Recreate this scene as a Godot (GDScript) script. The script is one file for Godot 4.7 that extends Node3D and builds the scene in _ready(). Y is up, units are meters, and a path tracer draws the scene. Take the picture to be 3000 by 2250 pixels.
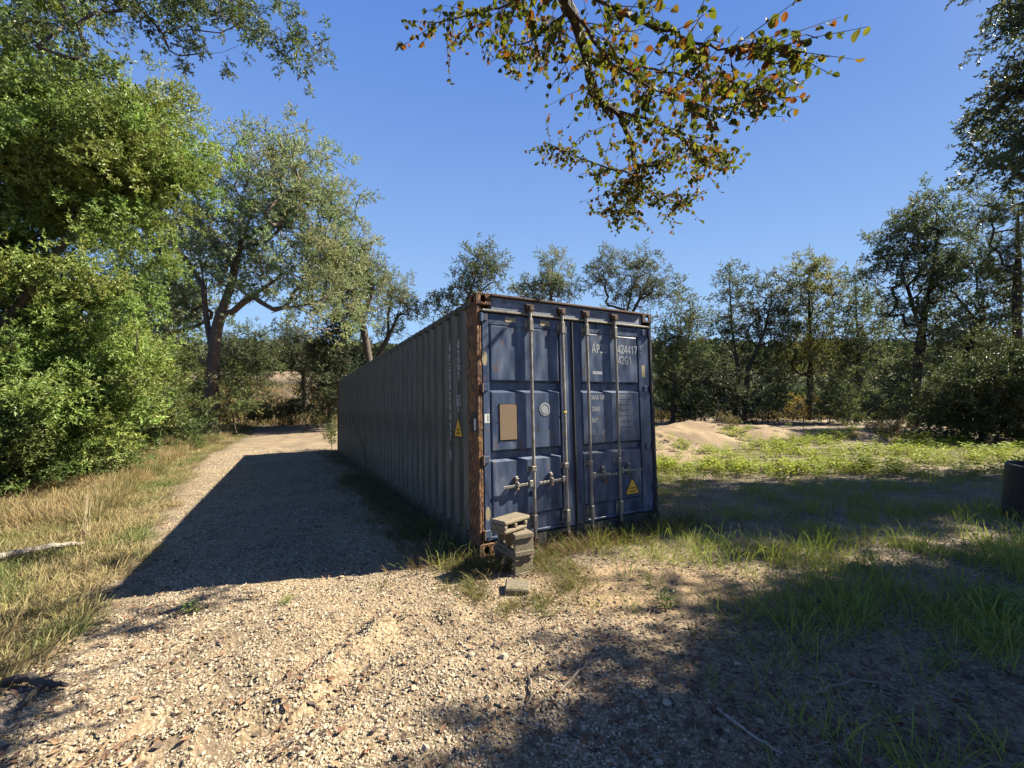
extends Node3D
# An old blue shipping container on a gravel track between oaks, above a lake. y is up, metres; the camera looks along -z.

var rng := RandomNumberGenerator.new()
var bump := FastNoiseLite.new()
var patch := FastNoiseLite.new()
var fine := FastNoiseLite.new()
var mat := {}
var spray := {}
const CB := Basis(Vector3(0.87706, -0.02869, -0.47953), Vector3(-0.02038, 0.99509, -0.09681), Vector3(0.47995, 0.09468, 0.87217))
const CO := Vector3(-0.3072, -0.3894, -3.9159)
const LAKE := -2.62

func _ready() -> void:
	rng.seed = 4242
	# ---- camera, sky, sun, exposure
	var cam := Camera3D.new()
	cam.name = "camera"
	cam.fov = 85.46
	cam.near = 0.05
	cam.far = 1500.0
	cam.position = Vector3(0, 1.42, 0)
	cam.rotation_degrees = Vector3(-2.0726, 0, 0)
	add_child(cam)
	cam.current = true
	var sky_look := ProceduralSkyMaterial.new()
	sky_look.sky_top_color = Color8(74, 120, 206)
	sky_look.sky_horizon_color = Color8(172, 212, 250)
	sky_look.sky_curve = 0.3
	sky_look.ground_bottom_color = Color8(70, 66, 56)
	sky_look.ground_horizon_color = Color8(120, 122, 118)
	sky_look.sun_angle_max = 70.0
	sky_look.sun_curve = 0.12
	sky_look.energy_multiplier = 1.0
	var sky := Sky.new()
	sky.sky_material = sky_look
	var env := Environment.new()
	env.background_mode = Environment.BG_SKY
	env.sky = sky
	env.background_energy_multiplier = 0.27
	env.tonemap_mode = Environment.TONE_MAPPER_LINEAR
	env.tonemap_exposure = 4.15
	env.sdfgi_enabled = true
	env.ssao_enabled = true
	env.ssil_enabled = true
	var we := WorldEnvironment.new()
	we.name = "world_environment"
	we.environment = env
	add_child(we)
	var sun := DirectionalLight3D.new()
	sun.name = "sun"
	sun.light_energy = 1.6
	sun.light_color = Color(1.0, 0.965, 0.89)
	sun.light_angular_distance = 0.5
	sun.shadow_enabled = true
	add_child(sun)
	sun.look_at_from_position(Vector3.ZERO, CB * Vector3(-2.93, -2.591, -0.78))

	bump.seed = 3
	bump.frequency = 1.0
	bump.noise_type = FastNoiseLite.TYPE_SIMPLEX_SMOOTH
	bump.fractal_octaves = 3
	patch.seed = 11
	patch.frequency = 1.0
	patch.noise_type = FastNoiseLite.TYPE_SIMPLEX_SMOOTH
	patch.fractal_octaves = 4
	fine.seed = 29
	fine.frequency = 1.0
	fine.noise_type = FastNoiseLite.TYPE_SIMPLEX_SMOOTH
	fine.fractal_octaves = 2
	make_materials()
	make_sprays()
	make_ground()
	make_water()
	make_container()
	make_trees()
	make_myrtle()
	make_blocks()
	make_small_things()
	make_ground_cover()

# ---------------------------------------------------------------- naming
func tag(o: Node, label := "", category := "", group := "", kind := "") -> Node:
	if label: o.set_meta("label", label)
	if category: o.set_meta("category", category)
	if group: o.set_meta("group", group)
	if kind: o.set_meta("kind", kind)
	return o

func free_name(called: String, parent: Node) -> String:
	if not parent.has_node(NodePath(called)): return called
	var k := 1
	while parent.has_node(NodePath("%s_%03d" % [called, k])): k += 1
	return "%s_%03d" % [called, k]

func put(called: String, mesh: Mesh, material: Material, parent: Node = self) -> MeshInstance3D:
	var o := MeshInstance3D.new()
	o.name = free_name(called, parent)
	o.mesh = mesh
	if material: o.material_override = material
	parent.add_child(o, true)
	return o

func base(called: String, where: Vector3, parent: Node = self) -> Node3D:
	var o := Node3D.new()
	o.name = free_name(called, parent)
	o.position = where
	parent.add_child(o, true)
	return o

func scatter(called: String, mesh: Mesh, material: Material, where: Array, tint: PackedColorArray, parent: Node = self) -> MultiMeshInstance3D:
	var m := MultiMesh.new()
	m.transform_format = MultiMesh.TRANSFORM_3D
	m.use_colors = true
	m.mesh = mesh
	m.instance_count = where.size()
	for i in where.size():
		m.set_instance_transform(i, where[i])
		m.set_instance_color(i, tint[i])
	var o := MultiMeshInstance3D.new()
	o.name = free_name(called, parent)
	o.multimesh = m
	o.material_override = material
	parent.add_child(o, true)
	return o

# ---------------------------------------------------------------- random
func rf(a: float, b: float) -> float: return rng.randf_range(a, b)

func rdir() -> Vector3:
	var z := rf(-1, 1)
	var a := rf(0, TAU)
	var r := sqrt(1.0 - z * z)
	return Vector3(r * cos(a), z, r * sin(a))

func aim(d: Vector3, spin: float) -> Basis:   # a basis whose y looks along d
	var y := d.normalized()
	var x := y.cross(Vector3(0.31, 0.17, 0.93) if absf(y.z) < 0.9 else Vector3(1, 0, 0)).normalized()
	return Basis(x, y, x.cross(y)).rotated(y, spin)

# ---------------------------------------------------------------- meshes
func tri(st: SurfaceTool, a: Vector3, b: Vector3, c: Vector3, out: Vector3) -> void:
	if (b - a).cross(c - a).dot(out) > 0.0:    # front faces run clockwise
		st.add_vertex(a); st.add_vertex(c); st.add_vertex(b)
	else:
		st.add_vertex(a); st.add_vertex(b); st.add_vertex(c)

func quad(st: SurfaceTool, a: Vector3, b: Vector3, c: Vector3, d: Vector3, out: Vector3) -> void:
	tri(st, a, b, c, out)
	tri(st, a, c, d, out)

func mesher() -> SurfaceTool:
	var st := SurfaceTool.new()
	st.begin(Mesh.PRIMITIVE_TRIANGLES)
	return st

func box(st: SurfaceTool, lo: Vector3, hi: Vector3, bev := 0.004, turn := Transform3D.IDENTITY) -> void:
	var c := (lo + hi) * 0.5
	var h := (hi - lo) * 0.5
	var b := minf(bev, minf(h.x, minf(h.y, h.z)) * 0.6)
	var p := func(s: Vector3, axis: int) -> Vector3:
		var q := s * (h - Vector3.ONE * b)
		q[axis] = s[axis] * h[axis]
		return turn * (c + q)
	for axis in 3:
		var u := (axis + 1) % 3
		var v := (axis + 2) % 3
		for s: float in [-1.0, 1.0]:
			var k := []
			for t in [[-1, -1], [1, -1], [1, 1], [-1, 1]]:
				var e := Vector3.ZERO
				e[axis] = s; e[u] = t[0]; e[v] = t[1]
				k.append(p.call(e, axis))
			var n := Vector3.ZERO
			n[axis] = s
			quad(st, k[0], k[1], k[2], k[3], turn.basis * n)
		if b <= 0.0005: continue
		for s: float in [-1.0, 1.0]:
			for t: float in [-1.0, 1.0]:
				var e0 := Vector3.ZERO
				e0[axis] = -1; e0[u] = s; e0[v] = t
				var e1 := e0
				e1[axis] = 1
				var n := e0 + e1
				quad(st, p.call(e0, u), p.call(e1, u), p.call(e1, v), p.call(e0, v), turn.basis * n)
	if b > 0.0005:
		for sx: float in [-1.0, 1.0]:
			for sy: float in [-1.0, 1.0]:
				for sz: float in [-1.0, 1.0]:
					var e := Vector3(sx, sy, sz)
					tri(st, p.call(e, 0), p.call(e, 1), p.call(e, 2), turn.basis * e)

func boxes(list: Array, bev := 0.004) -> ArrayMesh:
	var st := mesher()
	for l in list: box(st, l[0], l[1], bev)
	return st.commit()

func tube(st: SurfaceTool, path: Array, radii: Array, sides := 8, caps := true) -> void:
	var rings := []
	for i in path.size():
		var d: Vector3 = (path[mini(i + 1, path.size() - 1)] - path[maxi(i - 1, 0)]).normalized()
		var bs := aim(d, 0.0)
		var ring := []
		for k in sides:
			var a := TAU * k / sides
			ring.append(path[i] + bs.x * cos(a) * radii[i] + bs.z * sin(a) * radii[i])
		rings.append(ring)
	for i in path.size() - 1:
		for k in sides:
			var k2 := (k + 1) % sides
			var mid: Vector3 = (path[i] + path[i + 1]) * 0.5
			quad(st, rings[i][k], rings[i + 1][k], rings[i + 1][k2], rings[i][k2], (rings[i][k] + rings[i + 1][k2]) * 0.5 - mid)
	if caps:
		for e in [0, path.size() - 1]:
			var d: Vector3 = path[e] - path[1 if e == 0 else e - 1]
			for k in sides:
				tri(st, path[e], rings[e][k], rings[e][(k + 1) % sides], d)

func stick(a: Vector3, b: Vector3, r: float, sides := 12) -> ArrayMesh:
	var st := mesher()
	tube(st, [a, b], [r, r], sides)
	return smoothed(st)

func smoothed(st: SurfaceTool) -> ArrayMesh:
	return st.commit()

func lettering(text: String, size: float, thick := 0.0016, font_bold := true, squeeze := 1.0) -> ArrayMesh:   # x to the right, y up, origin at bottom left
	var f := SystemFont.new()
	f.font_names = PackedStringArray(["Droid Sans"])
	f.font_weight = 700 if font_bold else 400
	var t := TextMesh.new()
	t.text = text
	t.font = f
	t.font_size = 64
	t.pixel_size = size / 46.0
	t.depth = thick
	t.curve_step = 2.0
	t.horizontal_alignment = HORIZONTAL_ALIGNMENT_LEFT
	t.vertical_alignment = VERTICAL_ALIGNMENT_BOTTOM
	var arr := t.get_mesh_arrays()
	var v: PackedVector3Array = arr[Mesh.ARRAY_VERTEX]
	var lo := Vector3.INF
	for p in v: lo = Vector3(minf(lo.x, p.x), minf(lo.y, p.y), minf(lo.z, p.z))
	for i in v.size(): v[i] = Vector3((v[i].x - lo.x) * squeeze, v[i].y - lo.y, v[i].z - lo.z)
	var keep := []
	keep.resize(Mesh.ARRAY_MAX)
	keep[Mesh.ARRAY_VERTEX] = v
	keep[Mesh.ARRAY_NORMAL] = arr[Mesh.ARRAY_NORMAL]
	keep[Mesh.ARRAY_INDEX] = arr[Mesh.ARRAY_INDEX]
	var m := ArrayMesh.new()
	m.add_surface_from_arrays(Mesh.PRIMITIVE_TRIANGLES, keep)
	return m

# ---------------------------------------------------------------- materials
func ramp(stops: Array) -> Gradient:
	var g := Gradient.new()
	var o := PackedFloat32Array()
	var c := PackedColorArray()
	for s in stops:
		o.append(s[0]); c.append(s[1])
	g.offsets = o
	g.colors = c
	return g

func noise_tex(freq: float, octaves: int, kind: int, sd: int, g: Gradient = null, side := 512, normal := false, strength := 4.0) -> NoiseTexture2D:
	var n := FastNoiseLite.new()
	n.noise_type = kind
	n.frequency = freq
	n.fractal_octaves = octaves
	n.seed = sd
	if kind == FastNoiseLite.TYPE_CELLULAR:
		n.cellular_return_type = FastNoiseLite.RETURN_DISTANCE
		n.cellular_jitter = 1.0
	var t := NoiseTexture2D.new()
	t.noise = n
	t.width = side
	t.height = side
	t.seamless = true
	t.seamless_blend_skirt = 0.15
	if g: t.color_ramp = g
	if normal:
		t.as_normal_map = true
		t.bump_strength = strength
	return t

func lin(r: float, g: float, b: float) -> Color: return Color(r, g, b).linear_to_srgb()

func surface(called: String, color: Color, rough := 0.8, metal := 0.0) -> StandardMaterial3D:
	var m := StandardMaterial3D.new()
	m.resource_name = called
	m.albedo_color = (color.srgb_to_linear() * Color(0.79, 0.79, 0.79)).linear_to_srgb()
	m.roughness = rough
	m.metallic = metal
	mat[called] = m
	return m

func own_triplanar(m: StandardMaterial3D, scale1: Vector3, scale2 := Vector3.ONE) -> void:
	m.uv1_triplanar = true
	m.uv1_scale = scale1
	m.uv2_triplanar = true
	m.uv2_scale = scale2

func worn(m: StandardMaterial3D, over: Color, sd: int, from: float, to: float, scale2: Vector3, freq := 0.02, octaves := 5) -> void:   # patches of another colour
	m.detail_enabled = true
	m.detail_blend_mode = BaseMaterial3D.BLEND_MODE_MIX
	m.detail_uv_layer = BaseMaterial3D.DETAIL_UV_2
	m.uv2_scale = scale2
	var g := GradientTexture2D.new()
	g.gradient = ramp([[0.0, over], [1.0, over.darkened(0.35)]])
	g.width = 8
	g.height = 8
	m.detail_albedo = g
	m.detail_mask = noise_tex(freq, octaves, FastNoiseLite.TYPE_SIMPLEX_SMOOTH, sd, ramp([[from, Color.BLACK], [to, Color.WHITE]]), 512)

func make_materials() -> void:
	var simplex := FastNoiseLite.TYPE_SIMPLEX_SMOOTH
	var cells := FastNoiseLite.TYPE_CELLULAR
	# ground: the base colours are vertex colours, the textures give grain and relief
	var m := surface("ground", Color.WHITE, 0.95)
	m.vertex_color_use_as_albedo = true
	m.albedo_texture = noise_tex(0.045, 4, cells, 5, ramp([[0.0, Color(1, 1, 1)], [0.35, Color(0.92, 0.9, 0.87)], [0.7, Color(0.7, 0.67, 0.62)], [1.0, Color(0.42, 0.38, 0.34)]]), 1024)
	m.normal_enabled = true
	m.normal_texture = noise_tex(0.045, 4, cells, 5, null, 1024, true, 9.0)
	m.normal_scale = 1.0
	m.uv1_scale = Vector3(0.8, 0.8, 1)
	# door and side paint
	m = surface("door_paint", Color.WHITE, 0.42)
	own_triplanar(m, Vector3(0.9, 0.28, 0.9), Vector3(0.8, 0.5, 0.8))
	m.albedo_texture = noise_tex(0.012, 5, simplex, 7, ramp([[0.15, lin(0.024, 0.038, 0.08)], [0.4, lin(0.05, 0.071, 0.125)], [0.7, lin(0.084, 0.108, 0.165)], [0.95, lin(0.165, 0.188, 0.235)]]))
	m.roughness_texture = noise_tex(0.02, 4, simplex, 8, ramp([[0.0, Color(0.55, 0.55, 0.55)], [1.0, Color(1, 1, 1)]]))
	worn(m, lin(0.12, 0.075, 0.04), 31, 0.72, 0.86, Vector3(1.3, 0.5, 1.3), 0.03)
	m.normal_enabled = true
	m.normal_texture = noise_tex(0.006, 3, simplex, 77, null, 512, true, 5.0)
	m.normal_scale = 0.35
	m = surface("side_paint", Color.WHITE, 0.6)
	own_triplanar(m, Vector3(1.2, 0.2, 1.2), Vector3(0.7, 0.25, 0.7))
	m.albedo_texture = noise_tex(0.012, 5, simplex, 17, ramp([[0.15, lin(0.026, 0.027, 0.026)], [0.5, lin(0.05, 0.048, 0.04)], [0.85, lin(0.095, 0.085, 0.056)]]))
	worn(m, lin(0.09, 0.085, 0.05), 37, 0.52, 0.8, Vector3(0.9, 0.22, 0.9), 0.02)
	m = surface("side_paint_lit", Color.WHITE, 0.75)  # lighter copy of the side paint: light on the forward slopes, put into the colour
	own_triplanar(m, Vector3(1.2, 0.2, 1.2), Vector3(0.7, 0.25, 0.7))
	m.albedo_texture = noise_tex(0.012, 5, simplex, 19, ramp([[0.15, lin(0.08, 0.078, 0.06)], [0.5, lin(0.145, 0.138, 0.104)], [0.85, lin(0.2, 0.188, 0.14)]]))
	m = surface("rust", Color.WHITE, 0.88)
	own_triplanar(m, Vector3(2.2, 0.5, 2.2), Vector3(2.5, 1.2, 2.5))
	m.albedo_texture = noise_tex(0.03, 5, simplex, 21, ramp([[0.2, lin(0.05, 0.024, 0.015)], [0.42, lin(0.12, 0.055, 0.023)], [0.62, lin(0.25, 0.12, 0.038)], [0.88, lin(0.36, 0.2, 0.075)]]))
	worn(m, lin(0.04, 0.022, 0.02), 23, 0.55, 0.72, Vector3(3, 0.7, 3), 0.03)
	m.normal_enabled = true
	m.normal_texture = noise_tex(0.06, 4, simplex, 22, null, 512, true, 4.0)
	m = surface("dark_rust", Color.WHITE, 0.85)
	own_triplanar(m, Vector3(3, 3, 3), Vector3(3, 3, 3))
	m.albedo_texture = noise_tex(0.03, 5, simplex, 61, ramp([[0.2, lin(0.03, 0.02, 0.016)], [0.55, lin(0.09, 0.045, 0.028)], [0.9, lin(0.15, 0.075, 0.04)]]))
	m = surface("dark_steel", lin(0.02, 0.02, 0.022), 0.7)
	m = surface("gasket", lin(0.012, 0.012, 0.013), 0.75)
	m = surface("bar_paint", Color.WHITE, 0.5)
	own_triplanar(m, Vector3(3, 0.8, 3), Vector3(4, 1.5, 4))
	m.albedo_texture = noise_tex(0.02, 5, simplex, 41, ramp([[0.15, lin(0.12, 0.105, 0.082)], [0.5, lin(0.215, 0.195, 0.155)], [0.85, lin(0.3, 0.28, 0.235)]]))
	worn(m, lin(0.15, 0.075, 0.04), 43, 0.66, 0.78, Vector3(5, 1.5, 5), 0.03)
	m = surface("header_paint", Color.WHITE, 0.5)
	own_triplanar(m, Vector3(0.7, 1.4, 1.4), Vector3(2.2, 1.0, 2.2))
	m.albedo_texture = noise_tex(0.015, 5, simplex, 47, ramp([[0.15, lin(0.1, 0.125, 0.185)], [0.5, lin(0.16, 0.19, 0.25)], [0.85, lin(0.22, 0.245, 0.29)]]))
	worn(m, lin(0.17, 0.09, 0.045), 49, 0.62, 0.76, Vector3(1.6, 0.8, 1.6), 0.03)
	surface("white_letters", lin(0.26, 0.275, 0.295), 0.8)
	surface("side_letters", lin(0.4, 0.41, 0.4), 0.75)
	surface("chalk", lin(0.33, 0.24, 0.09), 0.9)
	surface("tan_patch", lin(0.33, 0.28, 0.16), 0.8)
	surface("white_sticker", lin(0.6, 0.6, 0.55), 0.6)
	surface("black_print", lin(0.015, 0.014, 0.013), 0.7)
	surface("warning_yellow", lin(0.72, 0.4, 0.025), 0.55)
	surface("yellow_tape", lin(0.6, 0.45, 0.05), 0.6)
	m = surface("burlap", Color.WHITE, 0.95)
	own_triplanar(m, Vector3(9, 60, 9), Vector3.ONE)
	m.albedo_texture = noise_tex(0.06, 3, simplex, 53, ramp([[0.2, lin(0.13, 0.085, 0.05)], [0.6, lin(0.25, 0.17, 0.1)], [0.9, lin(0.33, 0.24, 0.15)]]), 256)
	m = surface("concrete", Color.WHITE, 0.95)
	own_triplanar(m, Vector3(5, 5, 5), Vector3(4, 4, 4))
	m.albedo_texture = noise_tex(0.03, 6, simplex, 57, ramp([[0.15, lin(0.11, 0.083, 0.052)], [0.5, lin(0.215, 0.172, 0.112)], [0.9, lin(0.3, 0.25, 0.17)]]))
	m.normal_enabled = true
	m.normal_texture = noise_tex(0.15, 4, simplex, 58, null, 512, true, 5.0)
	worn(m, lin(0.05, 0.055, 0.03), 59, 0.6, 0.8, Vector3(6, 6, 6), 0.02)
	m = surface("bark", Color.WHITE, 0.95)
	own_triplanar(m, Vector3(2.2, 0.45, 2.2), Vector3.ONE)
	m.vertex_color_use_as_albedo = true
	m.albedo_texture = noise_tex(0.04, 5, simplex, 63, ramp([[0.2, lin(0.3, 0.27, 0.24)], [0.5, lin(0.75, 0.7, 0.64)], [0.85, lin(1.0, 0.96, 0.9)]]))
	m.normal_enabled = true
	m.normal_texture = noise_tex(0.04, 5, simplex, 63, null, 512, true, 14.0)
	m = surface("twig", Color.WHITE, 0.9)
	m.vertex_color_use_as_albedo = true
	m = surface("leaf", Color.WHITE, 0.52)
	m.vertex_color_use_as_albedo = true
	m.cull_mode = BaseMaterial3D.CULL_DISABLED
	m.backlight_enabled = true
	m.backlight = lin(0.7, 0.75, 0.5)
	m.metallic_specular = 0.45
	m = surface("thin_leaf", Color.WHITE, 0.7)
	m.metallic_specular = 0.35
	m.vertex_color_use_as_albedo = true
	m.cull_mode = BaseMaterial3D.CULL_DISABLED
	m.backlight_enabled = true
	m.backlight = lin(1.0, 1.0, 0.75)
	m = surface("grass", Color.WHITE, 0.75)
	m.metallic_specular = 0.3
	m.vertex_color_use_as_albedo = true
	m.cull_mode = BaseMaterial3D.CULL_DISABLED
	m.backlight_enabled = true
	m.backlight = lin(0.7, 0.7, 0.5)
	for w in [["weed_green", lin(0.17, 0.24, 0.04)], ["weed_dull", lin(0.09, 0.12, 0.035)]]:
		m = surface(w[0], w[1], 0.55)
		m.vertex_color_use_as_albedo = true
		m.cull_mode = BaseMaterial3D.CULL_DISABLED
		m.backlight_enabled = true
		m.backlight = lin(0.7, 0.7, 0.5)
	m = surface("dead_leaf", Color.WHITE, 0.8)
	m.vertex_color_use_as_albedo = true
	m.cull_mode = BaseMaterial3D.CULL_DISABLED
	m = surface("stone", Color.WHITE, 0.95)
	m.vertex_color_use_as_albedo = true
	m = surface("sand", Color.WHITE, 0.97)
	own_triplanar(m, Vector3(1.2, 1.2, 1.2), Vector3.ONE)
	m.albedo_texture = noise_tex(0.03, 6, simplex, 71, ramp([[0.2, lin(0.3, 0.2, 0.11)], [0.5, lin(0.4, 0.33, 0.19)], [0.85, lin(0.56, 0.42, 0.27)]]))
	m.normal_enabled = true
	m.normal_texture = noise_tex(0.05, 5, simplex, 72, null, 512, true, 6.0)
	m = surface("water", lin(0.02, 0.028, 0.03), 0.08)
	m.metallic_specular = 0.5
	m.normal_enabled = true
	m.normal_texture = noise_tex(0.03, 3, simplex, 73, null, 512, true, 2.0)
	m.normal_scale = 0.12
	m.uv1_scale = Vector3(0.25, 0.25, 1)
	m = surface("black_plastic", Color.WHITE, 0.6)
	own_triplanar(m, Vector3(2, 1, 2), Vector3.ONE)
	m.albedo_texture = noise_tex(0.02, 4, simplex, 75, ramp([[0.2, lin(0.006, 0.006, 0.007)], [0.8, lin(0.018, 0.017, 0.015)]]), 256)

# ---------------------------------------------------------------- leaves
func leaf_shape(st: SurfaceTool, at: Vector3, along: Vector3, side: Vector3, l: float, w: float, fold: float, c: Color) -> void:
	var n := side.cross(along).normalized()
	var tip := at + along * l - n * l * 0.12
	var mid := at + along * l * 0.45
	var a := mid + side * w * 0.5 + n * w * fold
	var b := mid - side * w * 0.5 + n * w * fold
	st.set_color(c)
	for p in [at, a, tip, at, tip, b]: st.add_vertex(p)

func twig_shape(st: SurfaceTool, a: Vector3, b: Vector3, r: float, c: Color) -> void:
	var bs := aim(b - a, 0.4)
	st.set_color(c)
	for k in 2:
		var s: Vector3 = (bs.x if k == 0 else bs.z) * r
		for p in [a - s, a + s, b, ]: st.add_vertex(p)

func make_spray(leaves: int, l: float, w: float, spread: float) -> ArrayMesh:
	# side twigs off one stem along +y, about one unit long, leaves all along them
	var st := mesher()
	var brown := Color(0.55, 0.42, 0.4)
	twig_shape(st, Vector3(0, -0.5, 0), Vector3(0, 0.5, 0), 0.012, brown)
	var twigs := 5
	for t in twigs:
		var y := -0.3 + 0.75 * t / (twigs - 1)
		var d := Vector3(cos(t * 2.4), 0.75, sin(t * 2.4)).normalized()
		var from := Vector3(0, y, 0)
		var ln := rf(0.45, 0.75) * spread
		twig_shape(st, from, from + d * ln, 0.008, brown)
		for k in leaves / twigs:
			var f := (k + rf(0.1, 0.9)) / (leaves / twigs)
			var out := (rdir() * 0.85 + d * 0.7).normalized()
			var side := out.cross(rdir()).normalized()
			var v := rf(0.65, 1.3)
			leaf_shape(st, from + d * ln * f, out, side, l * rf(0.75, 1.2), w * rf(0.8, 1.2), 0.18, Color(v * rf(0.9, 1.15), v, v * rf(0.75, 1.05)))
	return st.commit()

func make_sprays() -> void:
	spray.near = [make_spray(60, 0.28, 0.1, 0.9), make_spray(60, 0.26, 0.095, 1.0)]
	spray.mid = [make_spray(80, 0.2, 0.09, 1.1), make_spray(80, 0.21, 0.085, 1.1)]
	spray.far = [make_spray(40, 0.2, 0.1, 1.0)]
	spray.needle = [make_spray(90, 0.34, 0.025, 0.5)]
	spray.round = [make_spray(25, 0.26, 0.18, 0.9)]

# ---------------------------------------------------------------- ground
func soft_max(a: float, b: float, k: float) -> float: return (a + b + sqrt((a - b) * (a - b) + k * k)) * 0.5
func soft_min(a: float, b: float, k: float) -> float: return (a + b - sqrt((a - b) * (a - b) + k * k)) * 0.5
func ss(a: float, b: float, x: float) -> float: return smoothstep(a, b, x)

func track_edge(f: float) -> float:   # left edge of the gravel
	if f < 2.2: return -2.75 - (2.2 - f) * 1.6
	if f < 3.0: return lerpf(-2.75, -3.0, f / 0.8 - 2.75)
	if f < 5.0: return lerpf(-3.0, -4.35, (f - 3.0) / 2.0)
	if f < 13.0: return lerpf(-4.35, -9.6, (f - 5.0) / 8.0)
	return lerpf(-9.6, -15.2, clampf((f - 13.0) / 12.0, 0.0, 1.6))

func track_right(f: float) -> float:   # right edge of the gravel: the container's foot and what lies before it
	if f < 3.7: return lerpf(0.9, 0.0, ss(1.2, 3.7, f))
	return lerpf(-0.3, -6.0, clampf((f - 3.7) / 10.7, 0.0, 1.0)) if f < 14.4 else lerpf(-6.0, -13.0, (f - 14.4) / 16.0)

func shore(x: float) -> float:   # how far ahead the lake begins
	return lerpf(96.0, 42.0, ss(-45.0, 5.0, x)) + 6.0 * patch.get_noise_1d(x * 0.04)

func mound(x: float, z: float) -> float:
	var h := 0.0
	for m in [[4.6, -15.5, 3.6, 2.4, 0.55], [8.0, -17.5, 3.0, 1.6, 0.7], [6.6, -14.2, 1.5, 0.8, 0.3], [9.2, -15.2, 1.5, 0.75, 0.42], [10.6, -16.6, 1.6, 0.9, 0.34], [3.0, -13.6, 1.8, 1.3, 0.25], [12.8, -15.4, 1.4, 0.6, 0.3]]:
		var dx: float = (x - m[0]) / m[2]
		var dz: float = (z - m[1]) / m[3]
		var q := dx * dx + dz * dz
		if q < 4.0: h += m[4] * exp(-q * 1.6)
	if h > 0.02: h += 0.09 * minf(h * 4.0, 1.0) * bump.get_noise_2d(x * 2.2, z * 2.2)
	return h

func height(x: float, z: float) -> float:
	var h := -0.0021 + 0.02048 * x + 0.09728 * z
	h = soft_min(soft_max(h, -2.5, 0.7), 1.3, 0.7)
	var f := -z
	if f > 30.0:
		var s := shore(x)
		var far := 172.0 + 14.0 * patch.get_noise_1d(x * 0.01 + 50.0)
		h = lerpf(h, -2.45, ss(30.0, 44.0, f))
		h -= 0.9 * ss(s - 3.0, s + 4.0, f) * (1.0 - ss(far - 6.0, far, f))
		h += 3.2 * ss(far, far + 50.0, f) + 11.0 * ss(far + 50.0, far + 200.0, f)
	if f < 60.0:
		h += 0.03 * bump.get_noise_2d(x * 0.6, z * 0.6) + 0.05 * patch.get_noise_2d(x * 0.12, z * 0.12) * ss(4.0, 12.0, absf(x) + f)
	if f < 12.0 and f > -1.0 and absf(x) < 9.0:
		h += 0.011 * bump.get_noise_2d(x * 4.5, z * 4.5) + 0.005 * fine.get_noise_2d(x * 15.0, z * 15.0)
		# the washed-out edge where the gravel was ploughed up
		var r := absf((x + 0.75) * 0.72 - (f - 2.75) * 0.55 + 0.25 * bump.get_noise_2d(x * 1.3, z * 1.3))
		h += (0.055 * exp(-r * r * 30.0) - 0.05 * exp(-(r - 0.22) * (r - 0.22) * 60.0)) * ss(1.3, 1.9, f) * (1.0 - ss(2.9, 3.4, f))
	# flat and a hand lower beneath the container
	var lp := CB.inverse() * (Vector3(x, h, z) - CO)
	var under := ss(-0.5, 0.15, lp.x) * (1.0 - ss(2.3, 2.9, lp.x)) * ss(-12.8, -12.1, lp.z) * (1.0 - ss(-0.1, 0.5, lp.z))
	h -= 0.03 * under + 0.012
	h += mound(x, z)
	return h

func on_ground(x: float, z: float, up := 0.0) -> Vector3: return Vector3(x, height(x, z) + up, z)

func sandiness(x: float, z: float) -> float:
	var s := clampf(mound(x, z) * 3.2, 0.0, 1.0)
	var f := -z
	s = maxf(s, (1.0 - ss(0.5, 1.1, Vector2((x - 1.05) / 1.35, (f - 3.3) / 0.6).length())) * 0.9)
	s = maxf(s, (1.0 - ss(0.6, 1.2, Vector2((x - 3.6) / 2.3, (f - 12.2) / 2.4).length())) * 0.95)
	return s

func graveliness(x: float, z: float) -> float:
	var f := -z
	var wob := 0.35 * patch.get_noise_2d(x * 0.9, z * 0.9)
	var l := track_edge(f) + wob
	var r := track_right(f) + wob
	return ss(l - 0.25, l + 0.35, x) * (1.0 - ss(r - 0.1, r + 0.9, x)) * (1.0 - ss(26.0, 34.0, f))

func ground_color(x: float, z: float) -> Color:
	var f := -z
	var n := patch.get_noise_2d(x * 0.8, z * 0.8)
	var n2 := fine.get_noise_2d(x * 5.0, z * 5.0)
	var c := Color(0.3, 0.235, 0.15).lerp(Color(0.19, 0.15, 0.1), ss(-0.1, 0.4, n + 0.5 * n2))   # sandy soil and litter
	if x < track_edge(f): c = Color(0.15, 0.13, 0.065).lerp(Color(0.2, 0.15, 0.085), ss(-0.3, 0.3, n))
	c = c.lerp(Color(0.36, 0.28, 0.18).lerp(Color(0.22, 0.17, 0.11), ss(-0.3, 0.5, n2 * 0.6 + n * 0.7)), graveliness(x, z))
	c = c.lerp(Color(0.35, 0.255, 0.145).lerp(Color(0.29, 0.21, 0.115), ss(-0.2, 0.5, n)), sandiness(x, z))
	if f > 24.0:
		var marsh := Color(0.2, 0.135, 0.075).lerp(Color(0.14, 0.12, 0.06), ss(-0.3, 0.3, patch.get_noise_2d(x * 0.1, z * 0.1)))
		marsh = marsh.lerp(Color(0.075, 0.08, 0.04), ss(-6.0, 8.0, x))
		c = c.lerp(marsh, ss(30.0, 38.0, f))
		c = c.lerp(Color(0.3, 0.22, 0.14).lerp(Color(0.12, 0.11, 0.05), maxf(ss(-0.1, 0.2, patch.get_noise_2d(x * 0.03, z * 0.05)), ss(-40.0, 20.0, x))), ss(165.0, 175.0, f))
		c = c.lerp(Color(0.07, 0.08, 0.035), ss(205.0, 220.0, f))
	return c

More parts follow.
